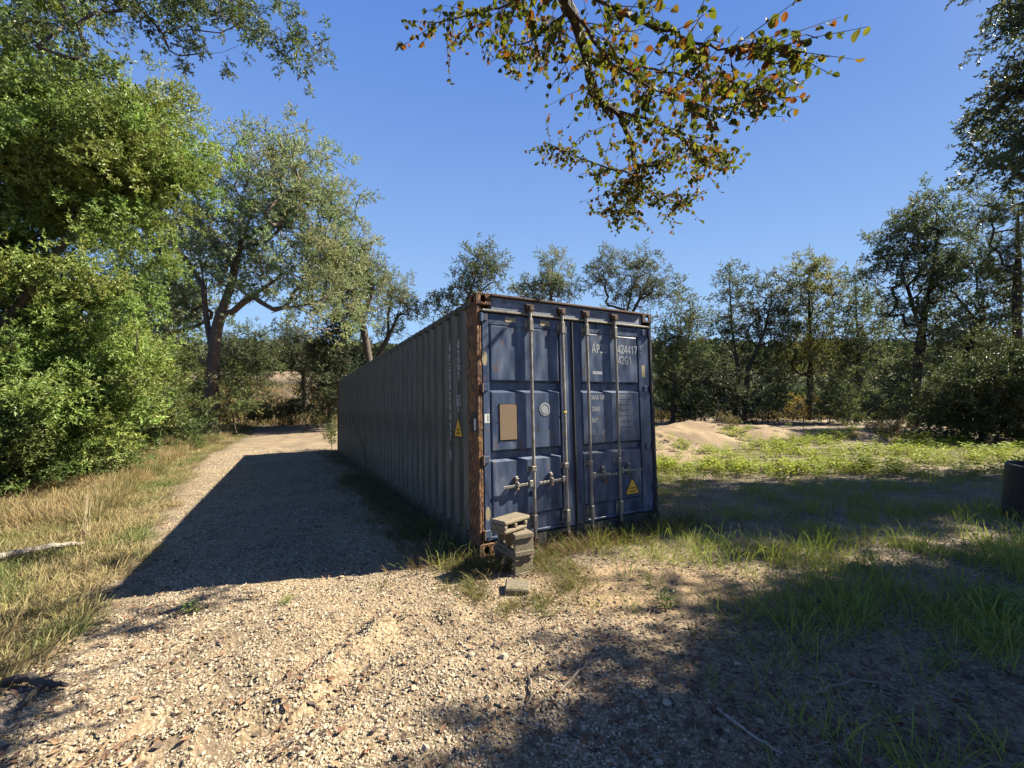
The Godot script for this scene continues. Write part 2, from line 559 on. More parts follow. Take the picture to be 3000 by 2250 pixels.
func axis(from: float, a: float, b: float, to: float, step: float, grow: float) -> PackedFloat32Array:
	var p := PackedFloat32Array()
	var left := []
	var q := a
	var s := step
	while q > from:
		s *= grow
		q -= s
		left.append(q)
	left.reverse()
	for v in left: p.append(v)
	q = a
	while q < b:
		p.append(q)
		q += step
	s = step
	while q < to:
		p.append(q)
		s *= grow
		q += s
	p.append(to)
	return p

func make_ground() -> void:
	var xs := axis(-420.0, -3.6, 4.2, 420.0, 0.045, 1.055)
	var fs := axis(-14.0, 1.2, 6.6, 520.0, 0.045, 1.045)
	var nx := xs.size()
	var nf := fs.size()
	var v := PackedVector3Array()
	var c := PackedColorArray()
	var uv := PackedVector2Array()
	v.resize(nx * nf); c.resize(nx * nf); uv.resize(nx * nf)
	for j in nf:
		for i in nx:
			var k := j * nx + i
			var x := xs[i]
			var z := -fs[j]
			v[k] = Vector3(x, height(x, z), z)
			c[k] = ground_color(x, z)
			uv[k] = Vector2(x, z)
	var nrm := PackedVector3Array()
	nrm.resize(nx * nf)
	for j in nf:
		for i in nx:
			var a := v[j * nx + maxi(i - 1, 0)]
			var b := v[j * nx + mini(i + 1, nx - 1)]
			var d := v[maxi(j - 1, 0) * nx + i]
			var e := v[mini(j + 1, nf - 1) * nx + i]
			nrm[j * nx + i] = (b - a).cross(e - d).normalized()
	var idx := PackedInt32Array()
	idx.resize((nx - 1) * (nf - 1) * 6)
	var q := 0
	for j in nf - 1:
		for i in nx - 1:
			var k := j * nx + i
			for o in [k, k + nx, k + 1, k + 1, k + nx, k + nx + 1]:
				idx[q] = o
				q += 1
	var tan4 := PackedFloat32Array()
	tan4.resize(nx * nf * 4)
	for k in nx * nf:
		tan4[k * 4] = 1.0
		tan4[k * 4 + 3] = 1.0
	var arr := []
	arr.resize(Mesh.ARRAY_MAX)
	arr[Mesh.ARRAY_VERTEX] = v
	arr[Mesh.ARRAY_NORMAL] = nrm
	arr[Mesh.ARRAY_COLOR] = c
	arr[Mesh.ARRAY_TEX_UV] = uv
	arr[Mesh.ARRAY_TANGENT] = tan4
	arr[Mesh.ARRAY_INDEX] = idx
	var m := ArrayMesh.new()
	m.add_surface_from_arrays(Mesh.PRIMITIVE_TRIANGLES, arr)
	var g := put("ground", m, mat.ground)
	if nrm[0].y < 0: print("ground normals point down")
	tag(g, "sandy gravel clearing that slopes down to the lake", "ground", "", "structure")

func make_water() -> void:
	var st := mesher()
	st.set_normal(Vector3.UP)
	var p := [Vector3(-420, LAKE, -38), Vector3(420, LAKE, -38), Vector3(420, LAKE, -260), Vector3(-420, LAKE, -260)]
	for k in [0, 2, 1, 0, 3, 2]:
		st.set_uv(Vector2(p[k].x, p[k].z))
		st.set_tangent(Plane(1, 0, 0, 1))
		st.set_normal(Vector3.UP)
		st.add_vertex(p[k])
	tag(put("lake_water", st.commit(), mat.water), "still grey green lake behind the trees", "lake", "", "structure")

# ---------------------------------------------------------------- container, in its own axes: x to the right along the doors, y up, -z along the box
func make_container() -> void:
	var c := base("shipping_container", CO)
	c.basis = CB
	tag(c, "weathered blue forty foot shipping container with rusty corner post and closed doors", "shipping container")
	var L := 12.192
	# corner posts, rails
	put("corner_post", boxes([[Vector3(0.004, 0.118, -0.262), Vector3(0.03, 2.473, -0.006)], [Vector3(0.03, 0.118, -0.05), Vector3(0.056, 2.473, -0.012)]], 0.006), mat.rust, c)
	tag(c.get_node("corner_post"), "rust brown corner post with chalk scrawls")
	put("corner_post", boxes([[Vector3(2.39, 0.118, -0.262), Vector3(2.434, 2.473, -0.006)]], 0.006), mat.dark_steel, c)
	put("corner_post", boxes([[Vector3(0.004, 0.118, -L + 0.004), Vector3(0.1, 2.473, -L + 0.11)]], 0.006), mat.rust, c)
	put("corner_post", boxes([[Vector3(2.338, 0.118, -L + 0.004), Vector3(2.434, 2.473, -L + 0.11)]], 0.006), mat.rust, c)
	put("top_side_rail", boxes([[Vector3(0.01, 2.49, -L + 0.16), Vector3(0.07, 2.553, -0.17)]], 0.006), mat.side_paint, c)
	put("top_side_rail", boxes([[Vector3(2.368, 2.49, -L + 0.16), Vector3(2.428, 2.553, -0.17)]], 0.006), mat.side_paint, c)
	put("bottom_side_rail", boxes([[Vector3(0.008, 0.012, -L + 0.17), Vector3(0.05, 0.168, -0.17)], [Vector3(-0.01, 0.0, -L + 0.17), Vector3(0.06, 0.0115, -0.17)]], 0.004), mat.side_paint, c)
	put("bottom_side_rail", boxes([[Vector3(2.388, 0.012, -L + 0.17), Vector3(2.43, 0.168, -0.17)]], 0.004), mat.side_paint, c)
	# front header with its rain lip, door sill, inner gutter strip
	put("header", boxes([[Vector3(0.17, 2.43, -0.1), Vector3(2.27, 2.562, -0.012)]], 0.006), mat.header_paint, c)
	put("header_lip", boxes([[Vector3(0.166, 2.565, -0.14), Vector3(2.272, 2.588, 0.022)]], 0.004), mat.dark_rust, c)
	put("rain_gutter", boxes([[Vector3(0.06, 2.404, -0.06), Vector3(2.38, 2.427, 0.012)]], 0.005), mat.bar_paint, c)
	put("door_sill", boxes([[Vector3(0.17, 0.005, -0.12), Vector3(2.27, 0.128, -0.02)]], 0.005), mat.side_paint, c)
	# roof: shallow corrugations across
	var st := mesher()
	var z := -0.15
	while z > -L + 0.2:
		var p := [Vector2(z, 2.556), Vector2(z - 0.02, 2.576), Vector2(z - 0.085, 2.576), Vector2(z - 0.105, 2.556), Vector2(z - 0.209, 2.556)]
		for k in 4:
			quad(st, Vector3(0.04, p[k].y, p[k].x), Vector3(2.4, p[k].y, p[k].x), Vector3(2.4, p[k + 1].y, p[k + 1].x), Vector3(0.04, p[k + 1].y, p[k + 1].x), Vector3.UP)
		z -= 0.209
	put("roof_panel", st.commit(), mat.side_paint, c)
	for side: int in [0, 1]:
		st = mesher()
		var xo := 0.01 if side == 0 else 2.428
		var xi := 0.05 if side == 0 else 2.388
		var out := Vector3(-1 if side == 0 else 1, 0, 0)
		z = -0.262
		var pts := [Vector2(xi, z)]
		while z > -L + 0.4:
			for s in [[0.104, xi], [0.04, xo], [0.094, xo], [0.04, xi]]:
				z -= s[0]
				pts.append(Vector2(s[1], z))
		pts.append(Vector2(xi, -L + 0.11))
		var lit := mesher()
		for k in pts.size() - 1:
			var a: Vector2 = pts[k]
			var b: Vector2 = pts[k + 1]
			var to := lit if k % 4 == 1 and k < pts.size() - 2 else st  # front-facing slopes take the lighter paint, their caught light painted in
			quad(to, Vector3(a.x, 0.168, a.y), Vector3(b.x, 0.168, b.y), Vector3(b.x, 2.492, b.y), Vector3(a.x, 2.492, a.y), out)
		var sheet := st.commit()
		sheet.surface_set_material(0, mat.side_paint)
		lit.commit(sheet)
		sheet.surface_set_material(1, mat.side_paint_lit)
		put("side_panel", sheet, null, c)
	st = mesher()
	quad(st, Vector3(0.05, 0.1, -L + 0.04), Vector3(2.39, 0.1, -L + 0.04), Vector3(2.39, 2.5, -L + 0.04), Vector3(0.05, 2.5, -L + 0.04), Vector3(0, 0, -1))
	put("end_panel", st.commit(), mat.side_paint, c)
	put("floor_panel", boxes([[Vector3(0.06, 0.13, -L + 0.1), Vector3(2.38, 0.16, -0.13)]], 0.0), mat.dark_steel, c)
	# corner castings: thick walled boxes with an opening in the front and in the side
	for top in [1, 0]:
		for right in [0, 1]:
			for back in [0, 1]:
				var y0 := 2.473 if top else 0.0
				var x0 := -0.002 if right == 0 else 2.278
				var z0 := -0.176 if back == 0 else -L - 0.002
				corner_casting(c, Vector3(x0, y0, z0), right == 1, back == 1, top == 1)
	door(c, 0)
	door(c, 1)
	# gaskets round the doors
	put("gasket", boxes([[Vector3(0.056, 0.13, -0.05), Vector3(0.064, 2.40, -0.028)]], 0.0), mat.gasket, c)
	put("gasket", boxes([[Vector3(2.37, 0.13, -0.05), Vector3(2.39, 2.40, -0.016)]], 0.0), mat.gasket, c)
	# lettering on the long side, one letter under the other
	upright(c, "42G1", -0.515, 2.19, 0.115, 0.105, 0.0105)
	upright(c, "APZU", -0.79, 2.19, 0.115, 0.095, 0.0105)
	upright(c, "424417", -0.79, 1.74, 0.115, 0.095, 0.0105)
	upright(c, "5", -0.79, 0.96, 0.1, 0.095, 0.0105)
	var frame := boxes([[Vector3(0.008, 1.465, -0.585), Vector3(0.0095, 1.58, -0.475)]], 0.0)
	put("marking_plate", frame, mat.side_letters, c)
	put("marking_plate", boxes([[Vector3(0.0065, 1.476, -0.575), Vector3(0.0078, 1.569, -0.485)]], 0.0), mat.side_paint, c)
	side_text(c, "ic", Vector3(0.0062, 1.48, -0.565), 0.085)
	side_text(c, "8", Vector3(0.0108, 1.40, -0.55), 0.055)
	put("number_sticker", boxes([[Vector3(0.033, 1.31, -0.455), Vector3(0.0345, 1.425, -0.40)]], 0.0), mat.white_sticker, c)
	side_text(c, "4", Vector3(0.0325, 1.335, -0.45), 0.075, mat.black_print)
	triangle_sign(c, Transform3D(Basis(Vector3(0, 0, 1), Vector3.UP, Vector3(-1, 0, 0)), Vector3(0.0095, 1.2, -0.545)), 0.27)
	put("white_sticker", boxes([[Vector3(0.0015, 1.215, -0.095), Vector3(0.0035, 1.33, -0.055)]], 0.0), mat.white_sticker, c)
	put("primer_patch", boxes([[Vector3(0.0022, 1.2, -0.19), Vector3(0.0034, 1.4, -0.0075)]], 0.0), mat.dark_steel, c)
	# chalk scrawls on the rusty post
	st = mesher()
	for s in [[-0.15, 1.98, 0.035, 0.06], [-0.115, 1.9, 0.03, 0.05], [-0.1, 1.83, 0.028, 0.055], [-0.17, 1.68, 0.04, 0.07], [-0.13, 1.48, 0.04, 0.13]]:
		var ring := []
		var rr := []
		for k in 22:
			var a := TAU * k / 20.0 + 0.4
			var wob := 1.0 + 0.18 * sin(k * 1.7)
			ring.append(Vector3(0.003, s[1] + sin(a) * s[3] * wob, s[0] + cos(a) * s[2] * wob + 0.012 * sin(a)))
			rr.append(0.0025)
		tube(st, ring, rr, 4)
	put("chalk_scrawl", st.commit(), mat.chalk, c)

func corner_casting(c: Node3D, o: Vector3, right: bool, back: bool, top: bool) -> void:
	var w := 0.162
	var h := 0.118
	var d := 0.178
	var t := 0.016
	var st := mesher()
	# top and bottom plates, the two closed walls
	box(st, o, o + Vector3(w, t, d), 0.004)
	box(st, o + Vector3(0, h - t, 0), o + Vector3(w, h, d), 0.004)
	var xin := o.x + (0.0 if right else w - t)
	var zin := o.z + (d - t if back else 0.0)
	box(st, Vector3(xin, o.y + t, o.z), Vector3(xin + t, o.y + h - t, o.z + d), 0.001)
	box(st, Vector3(o.x, o.y + t, zin), Vector3(o.x + w, o.y + h - t, zin + t), 0.001)
	# front wall with an upright oval hole, side wall with a rounder one
	var zf := o.z + (0.0 if back else d - t)
	holed(st, Vector3(o.x + w * 0.5, o.y + h * 0.5, zf + t * 0.5), Vector3(1, 0, 0), Vector3(0, 1, 0), Vector3(0, 0, 1), w - 0.002, h - 2 * t, 0.033, 0.04, t)
	var xf := o.x + (w - t if right else 0.0)
	holed(st, Vector3(xf + t * 0.5, o.y + h * 0.5, o.z + d * 0.5), Vector3(0, 0, 1), Vector3(0, 1, 0), Vector3(1, 0, 0), d - 0.034, h - 2 * t, 0.04, 0.035, t)
	put("corner_casting", st.commit(), mat.dark_rust if right else mat.rust, c)

func holed(st: SurfaceTool, at: Vector3, ux: Vector3, uy: Vector3, n: Vector3, w: float, h: float, rx: float, ry: float, t: float) -> void:
	var k := 24
	for s: float in [-1.0, 1.0]:
		for i in k:
			var a := TAU * i / k
			var b := TAU * (i + 1) / k
			var pa := at + n * s * t * 0.5
			var q := []
			for g: float in [a, b]:
				var e := Vector2(cos(g), sin(g))
				var grow := minf(w * 0.5 / maxf(absf(e.x), 0.0001), h * 0.5 / maxf(absf(e.y), 0.0001))
				q.append([pa + ux * e.x * rx + uy * e.y * ry, pa + ux * e.x * grow + uy * e.y * grow])
			quad(st, q[0][0], q[1][0], q[1][1], q[0][1], n * s)
	for i in k:
		var a := TAU * i / k
		var b := TAU * (i + 1) / k
		var p := at + ux * cos(a) * rx + uy * sin(a) * ry
		var q := at + ux * cos(b) * rx + uy * sin(b) * ry
		quad(st, p - n * t * 0.5, q - n * t * 0.5, q + n * t * 0.5, p + n * t * 0.5, at - (p + q) * 0.5)

func upright(c: Node3D, text: String, z: float, top: float, step: float, size: float, x: float) -> void:
	var st := mesher()
	for i in text.length():
		var m := lettering(text[i], size, 0.0014, true, 0.8)
		st.append_from(m, 0, Transform3D(Basis(Vector3(0, 0, 1), Vector3.UP, Vector3(-1, 0, 0)), Vector3(x, top - step * i - size, z - size * 0.3)))
	put("side_lettering", st.commit(), mat.side_letters, c)

func side_text(c: Node3D, text: String, at: Vector3, size: float, m: Material = null) -> void:
	var st := mesher()
	st.append_from(lettering(text, size, 0.0014, true, 0.8), 0, Transform3D(Basis(Vector3(0, 0, 1), Vector3.UP, Vector3(-1, 0, 0)), at))
	put("side_lettering", st.commit(), m if m else mat.side_letters, c)

func triangle_sign(parent: Node3D, at: Transform3D, s: float) -> void:
	var t := base("warning_triangle", at.origin, parent)
	t.basis = at.basis
	var st := mesher()
	for l in [[0.0, s * 0.5, 0.0, 0.0012], [0.0, s * 0.42, 0.0013, 0.0022]]:
		st = mesher()
		var r: float = l[1]
		var out := PackedVector2Array()
		for k in 3:   # rounded corners
			var a := PI / 2 + TAU * k / 3
			for j in 5:
				var b := a + (j - 2) * 0.5
				out.append(Vector2(cos(a), sin(a)) * (r * 1.06 - 0.012) + Vector2(cos(b), sin(b)) * 0.012)
		for k in out.size():
			var p := out[k]
			var q := out[(k + 1) % out.size()]
			tri(st, Vector3(0, 0, l[3]), Vector3(p.x, p.y, l[3]), Vector3(q.x, q.y, l[3]), Vector3(0, 0, 1))
			quad(st, Vector3(p.x, p.y, l[2]), Vector3(q.x, q.y, l[2]), Vector3(q.x, q.y, l[3]), Vector3(p.x, p.y, l[3]), Vector3(p.x + q.x, p.y + q.y, 0))
		put("border" if l[2] == 0.0 else "yellow_face", st.commit(), mat.black_print if l[2] == 0.0 else mat.warning_yellow, t)
	st = mesher()
	st.append_from(lettering("SUPER", s * 0.085, 0.001), 0, Transform3D(Basis.IDENTITY, Vector3(-s * 0.15, -0.005, 0.0022)))
	st.append_from(lettering("HEAVY", s * 0.085, 0.001), 0, Transform3D(Basis.IDENTITY, Vector3(-s * 0.16, -0.045, 0.0022)))
	put("wording", st.commit(), mat.black_print, t)

func door(c: Node3D, right: int) -> void:
	var d := base("door", Vector3.ZERO, c)
	tag(d, "right door with white container numbers and weights" if right else "left door with round emblem and burlap plate")
	var x0 := 1.186 if right else 0.068
	var x1 := 2.366 if right else 1.168
	var px0 := 1.285 if right else 0.138     # the pressed field
	var px1 := 2.195 if right else 1.01
	var zf := -0.012                          # outer face of the frame
	# frame
	put("door_frame", boxes([[Vector3(x0, 0.138, -0.06), Vector3(px0, 2.396, zf)], [Vector3(px1, 0.138, -0.06), Vector3(x1, 2.396, zf)],
		[Vector3(px0, 2.278, -0.06), Vector3(px1, 2.392, zf - 0.001)], [Vector3(px0, 0.142, -0.06), Vector3(px1, 0.172, zf - 0.001)]], 0.005), mat.door_paint, d)
	# one sheet with two deep grooves and a ledge near the bottom; sloping flanks
	var prof := [[2.278, -0.019], [2.271, -0.019], [2.262, -0.012], [1.716, -0.012], [1.688, -0.05], [1.616, -0.05], [1.586, -0.012], [1.012, -0.012], [0.985, -0.05], [0.925, -0.05], [0.893, -0.012], [0.345, -0.012], [0.322, -0.027], [0.172, -0.027]]
	var st := mesher()
	var fl := 0.028
	for k in prof.size() - 1:
		var a = prof[k]
		var b = prof[k + 1]
		var sub := 8
		for i in sub:
			var xa := lerpf(px0 + fl, px1 - fl, float(i) / sub)
			var xb := lerpf(px0 + fl, px1 - fl, float(i + 1) / sub)
			quad(st, Vector3(xa, a[0], a[1]), Vector3(xb, a[0], a[1]), Vector3(xb, b[0], b[1]), Vector3(xa, b[0], b[1]), Vector3(0, 0.3, 1))
		quad(st, Vector3(px0, a[0], -0.05), Vector3(px0 + fl, a[0], a[1]), Vector3(px0 + fl, b[0], b[1]), Vector3(px0, b[0], -0.05), Vector3(-0.3, 0.1, 1))
		quad(st, Vector3(px1, a[0], -0.05), Vector3(px1 - fl, a[0], a[1]), Vector3(px1 - fl, b[0], b[1]), Vector3(px1, b[0], -0.05), Vector3(0.3, 0.1, 1))
	put("door_panel", st.commit(), mat.door_paint, d)
	# rubber at the meeting edge
	put("seal", boxes([[Vector3(1.169, 0.13, -0.04), Vector3(1.185, 2.405, 0.004)]] if right else [[Vector3(1.15, 0.15, -0.0118), Vector3(1.1685, 2.4, -0.004)]], 0.002), mat.gasket, d)
	# hinges
	var hx := 2.315 if right else 0.062
	for y: float in [2.34, 1.634, 0.922, 0.206]:
		var h := base("hinge", Vector3.ZERO, d)
		put("hinge_blade", boxes([[Vector3(hx - 0.055, y - 0.04, zf + 0.001), Vector3(hx + 0.0, y + 0.04, zf + 0.02)]] if right else [[Vector3(hx + 0.0, y - 0.032, zf + 0.001), Vector3(hx + 0.062, y + 0.04, zf + 0.017)]], 0.006), mat.door_paint, h)
		var kx := 2.375 if right else 0.05
		put("hinge_knuckle", stick(Vector3(kx, y - 0.045, 0.006), Vector3(kx, y + 0.045, 0.006), 0.016), mat.dark_rust if y < 2.0 else mat.door_paint, h)
	# lock rods with their brackets, cams and keepers
	var rods := [1.365, 1.795] if right else [0.615, 1.027]
	var zr := 0.02
	for i in 2:
		var x: float = rods[i]
		var r := base("lock_rod", Vector3.ZERO, d)
		put("rod", stick(Vector3(x, 0.1, zr), Vector3(x, 2.452, zr), 0.0168, 14), mat.bar_paint, r)
		put("guide_bracket", boxes([[Vector3(x - 0.055, 2.24, zf + 0.0005), Vector3(x + 0.004, 2.365, zf + 0.012)], [Vector3(x - 0.022, 2.235, zf + 0.0125), Vector3(x + 0.026, 2.37, zr + 0.022)]], 0.008), mat.bar_paint, r)
		put("guide_bracket", boxes([[Vector3(x - 0.055, 0.19, zf + 0.0005), Vector3(x + 0.004, 0.325, zf + 0.012)], [Vector3(x - 0.022, 0.185, zf + 0.0125), Vector3(x + 0.026, 0.33, zr + 0.022)]], 0.008), mat.bar_paint, r)
		put("clamp", boxes([[Vector3(x - 0.07, 0.77, zf + 0.0005), Vector3(x - 0.018, 0.825, zf + 0.01)], [Vector3(x - 0.03, 0.768, zf + 0.0105), Vector3(x + 0.023, 0.827, zr + 0.021)]], 0.006), mat.bar_paint, r)
		for b in [Vector3(x - 0.04, 2.34, zf + 0.012), Vector3(x - 0.04, 2.265, zf + 0.012), Vector3(x - 0.04, 0.3, zf + 0.012), Vector3(x - 0.04, 0.215, zf + 0.012)]:
			put("bolt", stick(b, b + Vector3(0, 0, 0.006), 0.008, 8), mat.black_print, r)
		put("cam", boxes([[Vector3(x - 0.02, 2.45, 0.006), Vector3(x + 0.03, 2.5, 0.048)], [Vector3(x - 0.04, 2.455, 0.0), Vector3(x - 0.0205, 2.492, 0.03)], [Vector3(x + 0.0305, 2.462, 0.015), Vector3(x + 0.042, 2.488, 0.04)]], 0.006), mat.dark_rust, r)
		put("cam", boxes([[Vector3(x - 0.022, 0.05, 0.0), Vector3(x + 0.03, 0.1, 0.045)], [Vector3(x - 0.04, 0.062, -0.018), Vector3(x - 0.0225, 0.095, 0.025)]], 0.006), mat.dark_rust, r)
		put("keeper", boxes([[Vector3(x - 0.055, 2.435, -0.0115), Vector3(x + 0.05, 2.53, -0.0005)], [Vector3(x - 0.05, 2.502, 0.0), Vector3(x + 0.05, 2.522, 0.03)]], 0.004), mat.dark_rust, r)
	# handles: a flat bar swung to the left or right of the rod, its hub, the catch with lug and hasp
	for h in ([[1.365, 1.42, 1.76, 0.655, 1.555], [1.795, 1.83, 2.155, 0.672, 1.952]] if right else [[0.615, 0.575, 0.255, 0.65, 0.42], [1.027, 0.985, 0.68, 0.655, 0.838]]):
		var hd := base("handle", Vector3.ZERO, d)
		var s := 1.0 if right else -1.0
		var y: float = h[3]
		var tilt := 0.02
		put("hub", boxes([[Vector3(minf(h[0] + 0.018 * s, h[1] + 0.02 * s), y - 0.034, -0.008), Vector3(maxf(h[0] + 0.018 * s, h[1] + 0.02 * s), y + 0.034, 0.038)]], 0.006), mat.bar_paint, hd)
		st = mesher()
		var xa: float = h[1] + 0.021 * s
		for seg in 6:
			var a := lerpf(xa, h[2], seg / 6.0)
			var b := lerpf(xa, h[2], (seg + 1) / 6.0)
			box(st, Vector3(minf(a, b), y - 0.016 - tilt * seg * 0.1, 0.02 - 0.001 * seg), Vector3(maxf(a, b), y + 0.012 - tilt * seg * 0.1, 0.03 - 0.001 * seg), 0.003)
		put("lever", st.commit(), mat.bar_paint, hd)
		var cx: float = h[4]
		st = mesher()
		box(st, Vector3(cx - 0.018, y - 0.06, zf + 0.001), Vector3(cx + 0.018, y + 0.085, zf + 0.02), 0.008)
		box(st, Vector3(cx - 0.014, y - 0.028, zf + 0.0205), Vector3(cx + 0.014, y + 0.03, 0.04), 0.008)
		box(st, Vector3(cx - 0.02, y + 0.045, zf + 0.0205), Vector3(cx + 0.014, y + 0.07, 0.034), 0.008)
		box(st, Vector3(cx - 0.018, y - 0.055, zf + 0.0205), Vector3(cx + 0.016, y - 0.03, 0.03), 0.008)
		put("catch", st.commit(), mat.bar_paint, hd)
		put("catch_hole", stick(Vector3(cx, y + 0.058, 0.0342), Vector3(cx, y + 0.058, 0.036), 0.009, 10), mat.black_print, hd)
		put("catch_hole", stick(Vector3(cx, y - 0.044, 0.0302), Vector3(cx, y - 0.044, 0.032), 0.01, 10), mat.rust, hd)
	var zt := zf + 0.0005
	if right:
		put("padlock", boxes([[Vector3(1.545, 0.56, 0.02), Vector3(1.59, 0.612, 0.042)]], 0.006), mat.rust, d)
		for t in [["APZU", 1.455, 2.05, 0.105], ["424417", 1.85, 2.06, 0.105], ["42G1", 1.852, 1.93, 0.1], ["MAX GROSS", 1.432, 1.505, 0.055], ["TARE", 1.43, 1.37, 0.055], ["NET", 1.432, 1.24, 0.055], ["CU.CAP.", 1.434, 1.1, 0.055],
			["32500 KGS", 1.84, 1.513, 0.05], ["71650 LBS", 1.84, 1.447, 0.05], ["3900 KGS", 1.862, 1.381, 0.05], ["8600 LBS", 1.862, 1.315, 0.05], ["28600 KGS", 1.84, 1.249, 0.05], ["63050 LBS", 1.84, 1.183, 0.05], ["67.7 CU.M.", 1.88, 1.117, 0.045], ["2390 CU.FT.", 1.862, 1.052, 0.05]]:
			var st2 := mesher()
			st2.append_from(lettering(t[0], t[3], 0.0014, true, 0.68), 0, Transform3D(Basis.IDENTITY, Vector3(t[1], t[2], zt)))
			put("door_lettering", st2.commit(), mat.white_letters, d)
		var st3 := mesher()
		st3.append_from(lettering("5", 0.09, 0.0014, false, 0.8), 0, Transform3D(Basis.IDENTITY, Vector3(2.222, 2.075, zt)))
		for b in [[Vector3(2.208, 2.055, zt), Vector3(2.212, 2.185, zt + 0.0014)], [Vector3(2.284, 2.055, zt), Vector3(2.288, 2.185, zt + 0.0014)], [Vector3(2.2121, 2.055, zt), Vector3(2.2839, 2.059, zt + 0.0014)], [Vector3(2.2121, 2.181, zt), Vector3(2.2839, 2.185, zt + 0.0014)]]:
			box(st3, b[0], b[1], 0.0)
		put("door_lettering", st3.commit(), mat.white_letters, d)
		triangle_sign(d, Transform3D(Basis.IDENTITY, Vector3(2.012, 0.44, zt)), 0.25)
		put("sticker_remains", boxes([[Vector3(1.46, 1.8, zt), Vector3(1.6, 1.835, zt + 0.001)]], 0.0), mat.white_letters, d)
		put("tan_patch", boxes([[Vector3(2.24, 1.78, zt), Vector3(2.3, 1.93, zt + 0.001)]], 0.0), mat.tan_patch, d)
	else:
		var plate := base("burlap_plate", Vector3.ZERO, d)
		put("plate_rim", boxes([[Vector3(0.236, 1.095, zt), Vector3(0.45, 1.475, zt + 0.002)]], 0.0), mat.black_print, plate)
		put("sacking", boxes([[Vector3(0.246, 1.108, zt + 0.0021), Vector3(0.44, 1.464, zt + 0.006)]], 0.002), mat.burlap, plate)
		for b in [Vector3(0.252, 1.468, zt), Vector3(0.43, 1.468, zt), Vector3(0.252, 1.1, zt), Vector3(0.43, 1.1, zt), Vector3(0.24, 1.3, zt)]:
			put("rivet", stick(b, b + Vector3(0, 0, 0.008), 0.006, 8), mat.black_print, plate)
		var em := base("round_emblem", Vector3.ZERO, d)
		put("emblem_rim", stick(Vector3(0.792, 1.41, zt), Vector3(0.792, 1.41, zt + 0.0014), 0.076, 36), mat.black_print, em)
		put("emblem_face", stick(Vector3(0.792, 1.41, zt + 0.0015), Vector3(0.792, 1.41, zt + 0.0026), 0.07, 36), mat.white_letters, em)
		var ring := []
		var rr := []
		for k in 33:
			ring.append(Vector3(0.792 + 0.05 * cos(TAU * k / 32), 1.41 + 0.05 * sin(TAU * k / 32), zt + 0.0026))
			rr.append(0.0025)
		var st4 := mesher()
		tube(st4, ring, rr, 4)
		put("emblem_ring", st4.commit(), mat.door_paint, em)
		for o in [[0.09, 1.93, 0.028, 0.075], [0.1, 0.4, 0.026, 0.07]]:   # primer blots on the edge strip
			var st5 := mesher()
			for k in 20:
				var a := TAU * k / 20
				var b := TAU * (k + 1) / 20
				tri(st5, Vector3(o[0], o[1], zt), Vector3(o[0] + o[2] * cos(a), o[1] + o[3] * sin(a), zt), Vector3(o[0] + o[2] * cos(b), o[1] + o[3] * sin(b), zt), Vector3(0, 0, 1))
			put("tan_patch", st5.commit(), mat.tan_patch, d)
		put("tan_patch", boxes([[Vector3(0.33, 2.315, zt), Vector3(0.46, 2.365, zt + 0.001)]], 0.0), mat.tan_patch, d)
		put("tan_patch", boxes([[Vector3(0.76, 2.31, zt), Vector3(0.88, 2.37, zt + 0.001)]], 0.0), mat.tan_patch, d)
		put("torn_label", boxes([[Vector3(0.078, 1.285, zt), Vector3(0.132, 1.375, zt + 0.001)]], 0.0), mat.white_sticker, d)
		put("torn_label", boxes([[Vector3(0.112, 1.3, zt + 0.0011), Vector3(0.12, 1.36, zt + 0.0018)]], 0.0), mat.black_print, d)
		put("yellow_tape", boxes([[Vector3(1.0095, 1.36, 0.002), Vector3(1.0445, 1.385, 0.0378)]], 0.004), mat.yellow_tape, d)

# ---------------------------------------------------------------- concrete blocks by the door
func hollow_block(st: SurfaceTool, at: Transform3D, len: float, hgt: float, dep: float, wall: float) -> void:
	# long axis x, cells run through along z
	var w := wall
	box(st, Vector3(-len / 2, 0, -dep / 2), Vector3(len / 2, w, dep / 2), 0.006, at)
	box(st, Vector3(-len / 2, hgt - w, -dep / 2), Vector3(len / 2, hgt, dep / 2), 0.006, at)
	for x: float in [-len / 2 + w * 0.5, 0.0, len / 2 - w * 0.5]:
		var e := absf(x) > 0.01
		box(st, Vector3(x - w * 0.5, w - 0.001, -dep / 2), Vector3(x + w * 0.5, hgt - w + 0.001, dep / 2), 0.006, at)
		if e:   # the flanges that frame the hollow end
			var s := signf(x)
			for y in [[0.0, 0.042], [hgt - 0.042, hgt]]:
				box(st, Vector3(minf(s * len / 2, s * (len / 2 + 0.014)), y[0], -dep / 2 + 0.001), Vector3(maxf(s * len / 2, s * (len / 2 + 0.014)), y[1], dep / 2 - 0.001), 0.006, at)

